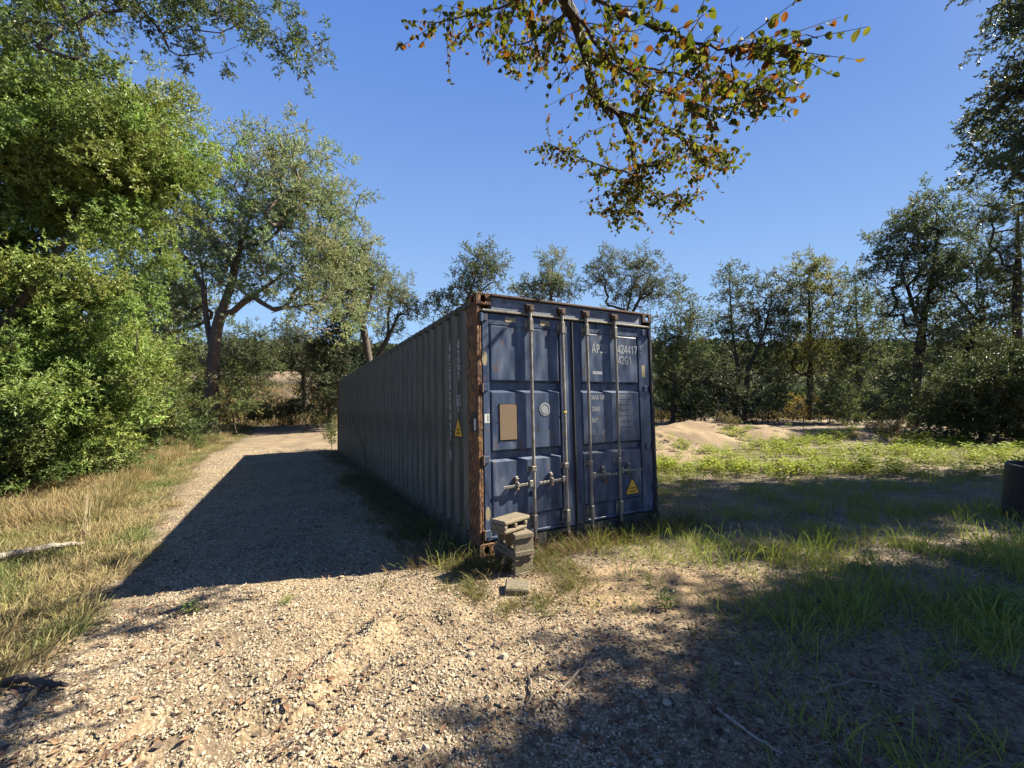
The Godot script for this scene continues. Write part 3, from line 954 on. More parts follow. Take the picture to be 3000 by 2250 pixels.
func make_blocks() -> void:
	var sets := [[Vector3(0.208, 0.0, 0.285), 92.0, "lower hollow concrete block of the stack against the container door"], [Vector3(0.222, 0.192, 0.3), 87.0, "upper hollow concrete block of the stack with its grooved end to the front"]]
	for s in sets:
		var st := mesher()
		var p: Vector3 = CO + CB * s[0]
		if s[0].y == 0.0: p.y = height(p.x, p.z) - 0.02
		else: p.y = height(p.x, p.z) - 0.02 + 0.191
		hollow_block(st, Transform3D.IDENTITY, 0.375, 0.19, 0.19, 0.034)
		var o := put("concrete_block", st.commit(), mat.concrete)
		o.position = p
		o.basis = CB * Basis(Vector3.UP, deg_to_rad(s[1]))
		tag(o, s[2], "concrete block", "concrete blocks stacked by the container door")
	var st := mesher()
	var p: Vector3 = CO + CB * Vector3(0.17, 0, 0.3)
	p.y = height(p.x, p.z) - 0.02 + 0.191 * 2
	# a broken half block lying flat: two shells, stubs of the webs, a ragged end
	box(st, Vector3(-0.17, 0.0, -0.095), Vector3(0.13, 0.036, 0.095), 0.012)
	box(st, Vector3(-0.165, 0.074, -0.095), Vector3(0.175, 0.112, 0.095), 0.012)
	for x: float in [-0.148, -0.02, 0.115]: box(st, Vector3(x - 0.02, 0.0355, -0.093), Vector3(x + 0.022, 0.0745, 0.093), 0.008)
	box(st, Vector3(0.12, 0.012, -0.085), Vector3(0.158, 0.073, 0.07), 0.018)
	box(st, Vector3(0.15, 0.055, -0.06), Vector3(0.185, 0.1, 0.05), 0.018)
	var o := put("broken_concrete_block", st.commit(), mat.concrete)
	o.position = p
	o.basis = CB * Basis(Vector3.UP, deg_to_rad(18.0))
	tag(o, "broken block with two narrow slots on top of the concrete stack", "concrete block", "concrete blocks stacked by the container door")
	st = mesher()
	box(st, Vector3(-0.1, -0.03, -0.07), Vector3(0.1, 0.03, 0.07), 0.01)
	o = put("concrete_paver", st.commit(), mat.concrete)
	o.position = on_ground(0.045, -3.3, 0.025)
	o.rotation_degrees = Vector3(9, -4, -2)
	tag(o, "flat grey concrete piece half sunk in the grass before the block stack", "paver")

# ---------------------------------------------------------------- sticks, logs, the black drum
func limb(pts: Array, radii: Array, sides: int, color: Color, knots := 0.0) -> ArrayMesh:
	var st := mesher()
	st.set_color(color)
	var path := []
	var rr := []
	for i in pts.size() - 1:
		for k in 5:
			var t := k / 5.0
			path.append(pts[i].lerp(pts[i + 1], t) + rdir() * knots * (0.0 if i + k == 0 else 1.0))
			rr.append(lerpf(radii[i], radii[i + 1], t) * rf(0.92, 1.08))
	path.append(pts[-1])
	rr.append(radii[-1])
	tube(st, path, rr, sides)
	return st.commit()

func make_small_things() -> void:
	var o := put("fallen_log", limb([on_ground(-5.6, -3.3, 0.09), on_ground(-5.2, -3.8, 0.08), on_ground(-4.83, -4.32, 0.09), on_ground(-4.7, -4.5, 0.06)], [0.032, 0.034, 0.028, 0.018], 10, Color(0.36, 0.33, 0.28), 0.008), mat.bark)
	tag(o, "pale grey fallen branch lying in the grass at the left", "log")
	var drift := base("driftwood", Vector3.ZERO)
	tag(drift, "dark forked piece of dead wood on the gravel at the lower left", "dead branch")
	put("stem", limb([on_ground(-2.75, -2.2, 0.03), on_ground(-2.62, -2.2, 0.045), on_ground(-2.5, -2.16, 0.04), on_ground(-2.38, -2.17, 0.02)], [0.022, 0.022, 0.02, 0.008], 9, Color(0.1, 0.085, 0.07), 0.005), mat.bark, drift)
	put("fork", limb([on_ground(-2.5, -2.16, 0.035), on_ground(-2.47, -2.08, 0.03), on_ground(-2.45, -2.0, 0.01)], [0.018, 0.015, 0.009], 8, Color(0.14, 0.12, 0.095), 0.004), mat.bark, drift)
	# upright dry stalks in the verge
	var stalks := base("dry_stalks", on_ground(-5.03, -4.81))
	tag(stalks, "tuft of tall bleached dry stalks behind the fallen branch", "dry plant")
	for k in 9:
		var d := Vector3(rf(-0.14, 0.16), rf(0.4, 0.75), rf(-0.1, 0.1))
		put("stalk", limb([Vector3(rf(-0.05, 0.05), 0, rf(-0.05, 0.05)), d * 0.5 + Vector3(rf(-0.02, 0.02), 0, 0), d], [0.004, 0.0035, 0.002], 5, Color(0.36, 0.29, 0.17), 0.004), mat.twig, stalks)
	var vine := base("bare_vine", Vector3.ZERO)
	tag(vine, "thin bare vine climbing the long side of the container", "vine")
	var pv := []
	var rv := []
	for q in [[-0.06, 0.0, -5.9], [-0.03, 0.35, -6.3], [-0.012, 0.62, -6.7], [-0.01, 0.95, -7.6], [-0.008, 1.3, -8.5], [-0.008, 1.75, -9.4], [-0.006, 1.9, -9.6]]:
		pv.append(CO + CB * Vector3(q[0], q[1], q[2]))
		rv.append(0.009 - 0.001 * rv.size())
	put("stem", limb(pv, rv, 5, Color(0.06, 0.05, 0.04), 0.01), mat.twig, vine)
	for q in [[[-0.03, 0.35, -6.3], [-0.04, 0.7, -6.15], [-0.03, 0.85, -6.0]], [[-0.02, 0.62, -6.7], [-0.03, 0.78, -6.4], [-0.03, 0.95, -6.35]]]:
		var pb := []
		for e in q: pb.append(CO + CB * Vector3(e[0], e[1], e[2]))
		put("shoot", limb(pb, [0.005, 0.004, 0.002], 4, Color(0.06, 0.05, 0.04), 0.008), mat.twig, vine)
	# twigs on the gravel in front
	var labels := ["thin curved twig lying on the gravel at the centre foreground", "pale straight twig on the shaded gravel near the bottom", "short grey stick across the gravel right of the curved twig", "dark stick half buried in the shaded gravel at the right", "long thin twig on the gravel near the bottom edge"]
	var ends := [[[0.09, -2.2], [0.1, -2.08], [0.07, -1.95]], [[0.95, -1.95], [1.02, -1.78], [1.12, -1.66]], [[0.22, -2.05], [0.36, -2.2], [0.48, -2.32]], [[1.5, -2.0], [1.75, -2.08], [1.95, -2.03]]]
	for k in ends.size():
		var e = ends[k]
		o = put("twig", limb([on_ground(e[0][0], e[0][1], 0.015), on_ground(e[1][0], e[1][1], 0.025), on_ground(e[2][0], e[2][1], 0.015)], [0.007, 0.006, 0.003], 6, Color(0.2, 0.16, 0.12) if k != 1 else Color(0.34, 0.3, 0.25), 0.008), mat.twig)
		tag(o, labels[k], "twig", "fallen twigs on the gravel")
	# black drum at the right edge
	var st := mesher()
	var ring := []
	var rr := []
	for q in [[0.0, 0.285], [0.02, 0.295], [0.6, 0.285], [0.64, 0.285], [0.665, 0.278], [0.672, 0.262], [0.655, 0.255], [0.6, 0.25]]:
		ring.append(Vector3(0, q[0], 0)); rr.append(q[1])
	st = lathe(rr, ring, 40)
	o = put("black_drum", st.commit(), mat.black_plastic)
	o.position = on_ground(6.24, -4.86, -0.02)
	tag(o, "black plastic drum standing at the right edge of the clearing", "drum")
	var inner := put("drum_lid", disc(0.256, 40), mat.black_plastic, o)
	inner.position = Vector3(0, 0.61, 0)
	# larger stones that stand out of the gravel
	var spots := [[-0.62, -1.62, 0.025], [-0.24, -2.4, 0.03], [-0.1, -2.5, 0.024], [-0.05, -2.38, 0.028], [0.03, -2.3, 0.033], [-0.33, -2.07, 0.024], [-0.9, -1.72, 0.02], [0.75, -1.95, 0.028], [1.25, -2.25, 0.025]]
	var what := ["pale stone near the bottom left of the centre gravel", "rough stone at the far end of the washed out gravel edge", "second rough stone along the washed out gravel edge", "stone in the middle of the washed out gravel edge", "largest stone at the near end of the washed out gravel edge", "stone beside the curved twig on the gravel", "small white stone on the sunlit gravel near the bottom", "rounded stone in the shaded gravel right of the twigs", "pale stone in the shaded gravel towards the right"]
	for k in spots.size():
		var s = spots[k]
		o = put("rock", rock_mesh(900 + k, 2), mat.stone)
		o.position = on_ground(s[0], s[1], s[2] * 0.25)
		o.basis = Basis.from_euler(Vector3(rf(-0.3, 0.3), rf(0, TAU), rf(-0.3, 0.3))).scaled(Vector3(s[2], s[2] * 0.65, s[2] * 0.8))
		tag(o, what[k], "stone", "larger stones in the gravel")

func lathe(radii: Array, path: Array, sides: int) -> SurfaceTool:
	var st := mesher()
	for i in path.size() - 1:
		for k in sides:
			var a := TAU * k / sides
			var b := TAU * (k + 1) / sides
			var ra: float = radii[i]
			var rb: float = radii[i + 1]
			quad(st, path[i] + Vector3(cos(a) * ra, 0, sin(a) * ra), path[i] + Vector3(cos(b) * ra, 0, sin(b) * ra), path[i + 1] + Vector3(cos(b) * rb, 0, sin(b) * rb), path[i + 1] + Vector3(cos(a) * rb, 0, sin(a) * rb), Vector3(cos(a), 0, sin(a)))
	return st

func disc(r: float, sides: int) -> ArrayMesh:
	var st := mesher()
	for k in sides: tri(st, Vector3.ZERO, Vector3(cos(TAU * k / sides) * r, 0, sin(TAU * k / sides) * r), Vector3(cos(TAU * (k + 1) / sides) * r, 0, sin(TAU * (k + 1) / sides) * r), Vector3.UP)
	return st.commit()

func rock_mesh(sd: int, rounds: int) -> ArrayMesh:
	var g := (1.0 + sqrt(5.0)) / 2.0
	var v := []
	for p in [[-1, g, 0], [1, g, 0], [-1, -g, 0], [1, -g, 0], [0, -1, g], [0, 1, g], [0, -1, -g], [0, 1, -g], [g, 0, -1], [g, 0, 1], [-g, 0, -1], [-g, 0, 1]]: v.append(Vector3(p[0], p[1], p[2]).normalized())
	var f := [[0, 11, 5], [0, 5, 1], [0, 1, 7], [0, 7, 10], [0, 10, 11], [1, 5, 9], [5, 11, 4], [11, 10, 2], [10, 7, 6], [7, 1, 8], [3, 9, 4], [3, 4, 2], [3, 2, 6], [3, 6, 8], [3, 8, 9], [4, 9, 5], [2, 4, 11], [6, 2, 10], [8, 6, 7], [9, 8, 1]]
	for r in rounds - 1:
		var nf := []
		for t in f:
			var m := []
			for e in [[0, 1], [1, 2], [2, 0]]:
				var q: Vector3 = ((v[t[e[0]]] + v[t[e[1]]]) * 0.5).normalized()
				var at := -1
				for i in range(v.size() - 1, -1, -1):
					if v[i].distance_squared_to(q) < 1e-6:
						at = i
						break
				if at < 0:
					v.append(q)
					at = v.size() - 1
				m.append(at)
			nf.append_array([[t[0], m[0], m[2]], [t[1], m[1], m[0]], [t[2], m[2], m[1]], [m[0], m[1], m[2]]])
		f = nf
	var r := RandomNumberGenerator.new()
	r.seed = sd
	var ax := Vector3(r.randf_range(0.75, 1.25), r.randf_range(0.55, 0.9), r.randf_range(0.7, 1.1))
	var cuts := []
	for k in 5: cuts.append([Vector3(r.randf_range(-1, 1), r.randf_range(-1, 1), r.randf_range(-1, 1)).normalized(), r.randf_range(0.55, 0.85)])
	for i in v.size():
		var p: Vector3 = v[i] * r.randf_range(0.88, 1.1)
		for c in cuts:   # chipped faces
			var over: float = p.dot(c[0]) - c[1]
			if over > 0: p -= c[0] * over
		v[i] = p * ax
	var st := mesher()
	st.set_color(Color(0.36, 0.3, 0.21) if rounds > 1 else Color.WHITE)
	for t in f: tri(st, v[t[0]], v[t[1]], v[t[2]], v[t[0]] + v[t[1]] + v[t[2]])
	return st.commit()

# ---------------------------------------------------------------- trees
# A tree grows from the given trunk lines towards points spread through its crown; each point joins the nearest wood below it.
func tree(called: String, label: String, category: String, group: String, rt: float, lines: Array, crown: Array, points: int, kind: String, n_spray: int, size: float, tint: Color, opt := {}) -> Node3D:
	rng.seed = hash(label)
	var root := base(called, lines[0][0])
	tag(root, label, category, group)
	var o: Vector3 = lines[0][0]
	var pos := PackedVector3Array()
	var par := PackedInt32Array()
	var step: float = opt.get("step", 0.45)
	for ln in lines:
		var from: int = -1
		if pos.size():   # a further line springs from the nearest wood
			var best := INF
			for i in pos.size():
				var d := pos[i].distance_squared_to(ln[0] - o)
				if d < best:
					best = d
					from = i
		else:
			pos.append(Vector3.ZERO)
			par.append(-1)
			from = 0
		for k in range(1, ln.size()):
			var a: Vector3 = ln[k - 1] - o
			var b: Vector3 = ln[k] - o
			var n := maxi(1, int(a.distance_to(b) / step))
			for i in n:
				var p := a.lerp(b, (i + 1.0) / n)
				if i < n - 1: p += rdir() * 0.05 * step
				pos.append(p)
				par.append(from)
				from = pos.size() - 1
	# crown points
	var weight := []
	var total := 0.0
	for e in crown:
		var w: float = pow(e[1].x * e[1].y * e[1].z, 0.75)
		weight.append(w)
		total += w
	var holes: float = opt.get("holes", 0.12)
	var pts := []
	var middle: Vector3 = pos[pos.size() - 1]
	for ei in crown.size():
		var e = crown[ei]
		var n := int(ceil(points * weight[ei] / total))
		for k in n * 3:
			if n <= 0: break
			var d := rdir()
			var p: Vector3 = e[0] - o + d * e[1] * pow(rng.randf(), 0.42)
			if fine.get_noise_3dv((p + o) * 0.45) < holes - 0.5: continue
			if (p + o).y < height(p.x + o.x, p.z + o.z) + 0.12: continue
			pts.append([p, (p - (e[0] - o)) / e[1]])
			n -= 1
	var ref: Vector3 = lines[0][mini(1, lines[0].size() - 1)] - o
	pts.sort_custom(func(a, b): return a[0].distance_squared_to(ref) < b[0].distance_squared_to(ref))
	var tips := []
	for q in pts:
		var p: Vector3 = q[0]
		var best := INF
		var at := 0
		for i in pos.size():
			var v := p - pos[i]
			var d := v.length()
			d += maxf(0.0, -v.y) * 0.5
			if d < best:
				best = d
				at = i
		var a := pos[at]
		var grow := (a - pos[maxi(par[at], 0)])
		var dist := a.distance_to(p)
		var n := clampi(int(dist / (step * 0.8)), 1, 8)
		var ctrl := a + grow.normalized() * dist * 0.35 + Vector3(0, dist * 0.08, 0)
		for i in n:
			var t := (i + 1.0) / n
			var w := a.lerp(ctrl, t).lerp(ctrl.lerp(p, t), t)
			if i < n - 1: w += rdir() * dist * 0.035
			pos.append(w)
			par.append(at)
			at = pos.size() - 1
		tips.append(at)
	# girth: the cross section grows with the number of twigs a limb carries
	var load_ := PackedFloat32Array()
	load_.resize(pos.size())
	for t in tips: load_[t] += 1.0
	for i in range(pos.size() - 1, 0, -1):
		load_[i] = maxf(load_[i], 0.6)
		load_[par[i]] += load_[i]
	var rad := PackedFloat32Array()
	rad.resize(pos.size())
	var thin: float = opt.get("thin", 0.62)
	for i in pos.size(): rad[i] = maxf(rt * pow(load_[i] / load_[0], thin), opt.get("least", 0.006))
	var heir := PackedInt32Array()
	heir.resize(pos.size())
	heir.fill(-1)
	for i in range(1, pos.size()):
		if heir[par[i]] < 0 or load_[i] > load_[heir[par[i]]]: heir[par[i]] = i
	var v := PackedVector3Array()
	var nn := PackedVector3Array()
	var idx := PackedInt32Array()
	var ring := PackedInt32Array()
	var sides := PackedInt32Array()
	ring.resize(pos.size())
	sides.resize(pos.size())
	for i in pos.size():
		var p := par[i]
		if p < 0:
			sides[i] = 10
			ring[i] = v.size()
			var up := aim(pos[1] - pos[0], 0)
			for k in 10:
				var u := up.x * cos(TAU * k / 10) + up.z * sin(TAU * k / 10)
				v.append(pos[0] + u * rad[0] * (1.35 + 0.25 * sin(k * 2.6)) - Vector3(0, 0.15, 0))
				nn.append(u)
			continue
		var d := (pos[i] - pos[p]).normalized()
		if heir[i] >= 0: d = (d + (pos[heir[i]] - pos[i]).normalized()).normalized()
		var from := ring[p]
		var s := sides[p]
		if heir[p] != i:
			s = 8 if rad[i] > 0.06 else 5 if rad[i] > 0.02 else 3
			from = v.size()
			var bs := aim(d, 0)
			var r0 := minf(rad[p] * 0.9, rad[i] * 1.2)
			for k in s:
				var u := bs.x * cos(TAU * k / s) + bs.z * sin(TAU * k / s)
				v.append(pos[p] + u * r0)
				nn.append(u)
		sides[i] = s
		ring[i] = v.size()
		var b2 := aim(d, 0)
		for k in s:
			var u := b2.x * cos(TAU * k / s) + b2.z * sin(TAU * k / s)
			v.append(pos[i] + u * rad[i] * (1.0 + (0.06 * sin(k * 3.1 + i) if s > 6 else 0.0)))
			nn.append(u)
		for k in s:
			var k2 := (k + 1) % s
			for q in [from + k, from + k2, ring[i] + k, ring[i] + k, from + k2, ring[i] + k2]: idx.append(q)
	var col := PackedColorArray()
	col.resize(v.size())
	col.fill(opt.get("bark", Color(0.14, 0.115, 0.095)))
	var arr := []
	arr.resize(Mesh.ARRAY_MAX)
	arr[Mesh.ARRAY_VERTEX] = v
	arr[Mesh.ARRAY_NORMAL] = nn
	arr[Mesh.ARRAY_COLOR] = col
	arr[Mesh.ARRAY_INDEX] = idx
	var m := ArrayMesh.new()
	m.add_surface_from_arrays(Mesh.PRIMITIVE_TRIANGLES, arr)
	put("stems" if opt.get("shrub", false) else "trunk", m, mat.bark, root)
	# leaf sprays round every crown point
	var shapes: Array = spray[kind]
	var per := float(n_spray) / maxi(1, pts.size())
	var where := []
	var tints := []
	for s in shapes:
		where.append([])
		tints.append(PackedColorArray())
	var clump: float = opt.get("clump", 0.42)
	var droop: float = opt.get("droop", 0.0)
	var autumn: float = opt.get("autumn", 0.0)
	var owed := 0.0
	for q in pts:
		owed += per * rf(0.5, 1.5)
		var tone := rf(0.75, 1.25)
		var warm := rf(0.85, 1.2)
		while owed >= 1.0:
			owed -= 1.0
			var off := Vector3(rng.randfn(), rng.randfn() * 0.75, rng.randfn()) * clump
			var p: Vector3 = q[0] + off
			if (p + o).y < height(p.x + o.x, p.z + o.z) + 0.05: continue
			var d: Vector3 = q[1] * 0.7 + off.normalized() * 0.5 + rdir() * 0.75 + Vector3(0, 0.25 - droop, 0)
			var s := size * rf(0.75, 1.3)
			var which := rng.randi() % shapes.size()
			where[which].append(Transform3D(aim(d, rf(0, TAU)).scaled(Vector3.ONE * s), p))
			var c := tint * tone * rf(0.85, 1.15)
			c.r *= warm
			if autumn > 0.0 and rng.randf() < autumn: c = Color(0.26, 0.15, 0.03) * rf(0.7, 1.2)
			tints[which].append(Color(c.r, c.g, c.b))
	for k in shapes.size(): tag(scatter("foliage" if opt.get("shrub", false) else "crown", shapes[k], mat[opt.get("mat", "leaf")], where[k], tints[k], root), "", "", "", "stuff")
	return root

func G(x: float, z: float) -> Vector3: return on_ground(x, z, -0.03)

func make_trees() -> void:
	tree("broadleaf_tree", "bright green broad leaved tree crowding the left edge in full sun", "tree", "", 0.130, [[G(-9.23, -7.60), Vector3(-9.15, 0.55, -7.57), Vector3(-9.28, 2.66, -7.65), Vector3(-9.19, 5.20, -7.74)], [Vector3(-9.23, 2.24, -7.63), Vector3(-8.34, 3.51, -7.68), Vector3(-7.41, 4.95, -7.73), Vector3(-6.57, 5.37, -7.75)]], [[Vector3(-9.02, 5.37, -7.75), Vector3(1.61, 2.20, 1.90)], [Vector3(-7.41, 5.37, -7.75), Vector3(1.61, 1.10, 1.35)], [Vector3(-7.26, 5.22, -8.54), Vector3(1.03, 0.94, 0.98)], [Vector3(-8.09, 3.42, -7.68), Vector3(1.27, 1.44, 1.35)], [Vector3(-8.85, 3.76, -7.69), Vector3(1.10, 1.10, 1.10)], [Vector3(-7.18, 6.05, -8.37), Vector3(1.00, 0.82, 0.91)], [Vector3(-9.19, 2.24, -7.63), Vector3(1.61, 1.69, 1.65)], [Vector3(-8.01, 1.65, -7.61), Vector3(1.02, 1.10, 1.06)], [Vector3(-8.39, 6.60, -7.39), Vector3(0.72, 1.04, 0.88)], [Vector3(-10.63, 3.93, -7.70), Vector3(1.52, 3.39, 2.45)], [Vector3(-9.02, 0.55, -7.57), Vector3(1.27, 0.93, 1.10)], [Vector3(-10.38, 6.47, -7.79), Vector3(1.27, 1.69, 1.48)], [Vector3(-7.84, 0.89, -7.59), Vector3(1.02, 1.02, 1.02)], [Vector3(-8.00, 1.94, -8.22), Vector3(0.73, 0.73, 0.73)], [Vector3(-7.99, 7.81, -7.44), Vector3(0.64, 0.48, 0.56)], [Vector3(-6.76, 5.22, -8.74), Vector3(0.48, 0.38, 0.43)]], 340, "near", 7717, 0.24, Color(0.250, 0.335, 0.085), {"clump": 0.26, "step": 0.3, "holes": 0.24})
	tree("shrub", "leafy green shrub at the foot of the bright broad leaved tree", "shrub", "", 0.040, [[G(-9.16, -8.60), Vector3(-9.42, -0.26, -8.54), Vector3(-10.04, 0.82, -8.58)]], [[Vector3(-9.54, -0.33, -8.54), Vector3(1.15, 0.86, 1.01)], [Vector3(-9.28, -0.25, -9.15), Vector3(0.92, 0.82, 0.87)], [Vector3(-9.80, -0.41, -8.04), Vector3(0.99, 0.72, 0.86)], [Vector3(-10.13, 0.18, -7.76), Vector3(0.87, 0.87, 0.87)], [Vector3(-10.25, 0.85, -8.08), Vector3(0.90, 0.90, 0.90)], [Vector3(-8.79, 0.35, -7.17), Vector3(0.72, 0.72, 0.72)], [Vector3(-8.15, -0.16, -6.95), Vector3(0.62, 0.47, 0.55)], [Vector3(-8.85, -0.24, -6.94), Vector3(0.70, 0.55, 0.62)], [Vector3(-9.26, 0.32, -9.57), Vector3(0.75, 0.75, 0.75)]], 110, "near", 2065, 0.22, Color(0.130, 0.175, 0.045), {"shrub": true, "clump": 0.25, "step": 0.25})
	tree("oak_tree", "large oak with forked dark trunk left of the container", "tree", "", 0.330, [[G(-15.54, -21.50), Vector3(-15.51, -0.09, -21.46), Vector3(-15.47, 1.83, -21.53), Vector3(-15.23, 3.62, -21.59), Vector3(-14.65, 5.42, -21.66), Vector3(-13.98, 8.05, -21.75), Vector3(-13.17, 10.20, -21.83)], [Vector3(-15.44, 1.95, -21.53), Vector3(-15.80, 3.98, -21.61), Vector3(-15.94, 5.65, -21.67), Vector3(-16.18, 7.57, -21.74)], [Vector3(-14.94, 3.98, -21.61), Vector3(-13.43, 5.18, -21.65), Vector3(-12.11, 6.13, -21.68), Vector3(-10.68, 7.09, -21.72)], [Vector3(-12.81, 4.89, -20.64), Vector3(-11.49, 4.29, -20.12), Vector3(-10.12, 4.35, -19.62), Vector3(-8.82, 4.61, -19.63)], [Vector3(-13.79, 8.05, -21.75), Vector3(-12.11, 9.24, -21.80), Vector3(-10.68, 10.20, -21.83)], [Vector3(-15.47, 0.87, -21.49), Vector3(-16.04, 2.28, -21.05), Vector3(-16.57, 2.72, -20.56), Vector3(-17.71, 3.18, -20.58)], [Vector3(-15.94, 5.65, -21.67), Vector3(-16.90, 7.09, -21.72), Vector3(-18.10, 8.53, -21.77)]], [[Vector3(-12.11, 11.40, -21.88), Vector3(3.59, 2.63, 3.11)], [Vector3(-9.96, 9.72, -21.81), Vector3(2.63, 2.39, 2.51)], [Vector3(-14.03, 10.44, -21.84), Vector3(2.39, 2.39, 2.39)], [Vector3(-11.64, 7.57, -21.74), Vector3(4.31, 2.15, 3.23)], [Vector3(-15.23, 7.57, -21.74), Vector3(2.63, 2.63, 2.63)], [Vector3(-8.76, 7.09, -21.72), Vector3(2.15, 1.92, 2.04)], [Vector3(-8.82, 4.61, -19.63), Vector3(2.61, 1.52, 2.06)], [Vector3(-12.46, 5.46, -20.66), Vector3(1.60, 1.03, 1.31)], [Vector3(-18.19, 7.85, -22.75), Vector3(2.00, 2.26, 2.13)], [Vector3(-19.19, 14.36, -22.98), Vector3(2.76, 2.26, 2.51)], [Vector3(-18.08, 4.93, -23.14), Vector3(1.54, 1.54, 1.54)], [Vector3(-19.44, 9.61, -22.81), Vector3(2.76, 2.76, 2.76)], [Vector3(-19.44, 4.85, -22.64), Vector3(2.00, 2.26, 2.13)]], 560, "mid", 2465, 0.50, Color(0.300, 0.350, 0.190), {"clump": 0.5, "step": 0.6, "least": 0.02, "holes": 0.32, "thin": 0.57, "bark": Color(0.2, 0.155, 0.125)})
	tree("shrub", "dense bright green bush before the oak trunk", "shrub", "shrubs left of the track", 0.050, [[G(-13.22, -15.50), Vector3(-13.42, -0.45, -15.44), Vector3(-13.89, 1.37, -15.51)]], [[Vector3(-13.48, -0.18, -15.45), Vector3(1.64, 1.38, 1.51)], [Vector3(-14.43, 1.37, -15.51), Vector3(1.90, 1.55, 1.73)], [Vector3(-13.71, 1.36, -16.51), Vector3(1.29, 1.29, 1.29)], [Vector3(-14.77, -0.70, -15.43), Vector3(1.55, 1.38, 1.47)]], 150, "near", 1201, 0.36, Color(0.130, 0.170, 0.050), {"shrub": true, "clump": 0.4, "step": 0.35})
	tree("shrub", "dark bush in the gap between the bright tree and the oak", "shrub", "shrubs left of the track", 0.050, [[G(-19.65, -25.00), Vector3(-20.10, 0.94, -25.00), Vector3(-21.14, 5.79, -25.17)]], [[Vector3(-19.38, -0.33, -24.95), Vector3(1.81, 2.23, 2.02)], [Vector3(-22.44, 3.01, -25.07), Vector3(3.34, 1.95, 2.64)], [Vector3(-21.60, 5.79, -25.17), Vector3(2.51, 1.95, 2.23)]], 130, "mid", 1065, 0.50, Color(0.120, 0.150, 0.055), {"shrub": true, "clump": 0.45, "step": 0.4})
	tree("sapling", "thin leafy sapling right of the oak trunk", "sapling", "", 0.030, [[G(-14.60, -22.00), Vector3(-14.82, -0.84, -21.93), Vector3(-15.34, 1.10, -22.00)]], [[Vector3(-14.48, -0.12, -21.96), Vector3(0.93, 1.47, 1.20)], [Vector3(-14.85, 1.10, -22.00), Vector3(0.69, 0.98, 0.83)], [Vector3(-16.68, -1.10, -21.92), Vector3(0.73, 1.22, 0.98)]], 80, "mid", 285, 0.36, Color(0.200, 0.240, 0.090), {"shrub": true, "clump": 0.3, "step": 0.35})
	tree("shrub", "low green shrub at the far side of the track bend", "shrub", "shrubs behind the track bend", 0.030, [[G(-14.91, -27.00), Vector3(-14.91, -1.85, -26.90), Vector3(-14.91, -1.13, -26.93)]], [[Vector3(-14.91, -1.25, -26.92), Vector3(1.50, 0.60, 1.05)], [Vector3(-13.41, -1.13, -26.93), Vector3(1.35, 0.72, 1.04)], [Vector3(-16.42, -1.43, -26.91), Vector3(1.35, 0.60, 0.98)]], 70, "mid", 264, 0.40, Color(0.112, 0.136, 0.056), {"shrub": true, "clump": 0.3, "step": 0.35})
	tree("slender_tree", "slender tree with open crown between the oak and the lake", "tree", "", 0.220, [[G(-24.16, -38.00), Vector3(-24.08, 1.29, -38.02), Vector3(-24.25, 2.98, -38.08), Vector3(-24.03, 5.10, -38.16)]], [[Vector3(-24.16, 3.83, -38.11), Vector3(2.33, 1.69, 2.01)], [Vector3(-23.74, 1.72, -38.04), Vector3(2.96, 1.48, 2.22)], [Vector3(-25.64, 1.29, -38.02), Vector3(2.12, 1.69, 1.90)], [Vector3(-22.68, 2.56, -38.07), Vector3(1.48, 1.06, 1.27)]], 160, "mid", 423, 0.60, Color(0.120, 0.144, 0.064), {"clump": 0.5, "step": 0.7, "least": 0.02})
	tree("slender_tree", "open crowned tree at the lake left of the dark evergreen", "tree", "", 0.240, [[G(-20.86, -42.00), Vector3(-21.03, 0.62, -42.00), Vector3(-21.44, 5.25, -42.17)]], [[Vector3(-21.79, 4.08, -42.12), Vector3(2.34, 1.64, 1.99)], [Vector3(-21.33, 2.21, -42.06), Vector3(2.81, 1.64, 2.22)], [Vector3(-22.73, 5.25, -42.17), Vector3(1.40, 0.84, 1.12)], [Vector3(-19.92, 2.68, -42.07), Vector3(1.40, 1.40, 1.40)]], 150, "mid", 363, 0.60, Color(0.112, 0.128, 0.064), {"clump": 0.5, "step": 0.7, "least": 0.02})
	tree("evergreen_tree", "dark dense evergreen just left of the container's far end", "tree", "", 0.160, [[G(-11.19, -25.50), Vector3(-11.17, 0.09, -25.47), Vector3(-11.12, 3.60, -25.60)]], [[Vector3(-11.10, 1.33, -25.51), Vector3(1.36, 2.56, 1.96)], [Vector3(-11.30, -0.65, -25.44), Vector3(1.14, 1.14, 1.14)], [Vector3(-10.53, 3.60, -25.60), Vector3(1.14, 1.70, 1.42)], [Vector3(-11.53, 2.47, -25.55), Vector3(0.80, 1.14, 0.97)]], 260, "mid", 813, 0.42, Color(0.088, 0.112, 0.056), {"clump": 0.42, "step": 0.5})
	tree("oak_tree", "pale green oak crown over the container's far end", "tree", "", 0.200, [[G(-8.80, -25.00), Vector3(-8.52, 1.34, -25.01), Vector3(-8.80, 3.28, -25.08), Vector3(-9.35, 5.79, -25.17)]], [[Vector3(-9.08, 5.79, -25.17), Vector3(1.53, 1.67, 1.60)], [Vector3(-9.63, 7.74, -25.24), Vector3(1.67, 1.67, 1.67)], [Vector3(-10.47, 6.62, -25.20), Vector3(1.67, 1.39, 1.53)], [Vector3(-8.52, 7.18, -25.22), Vector3(0.84, 1.11, 0.97)]], 210, "mid", 510, 0.46, Color(0.160, 0.179, 0.088), {"clump": 0.45, "step": 0.5, "least": 0.015})
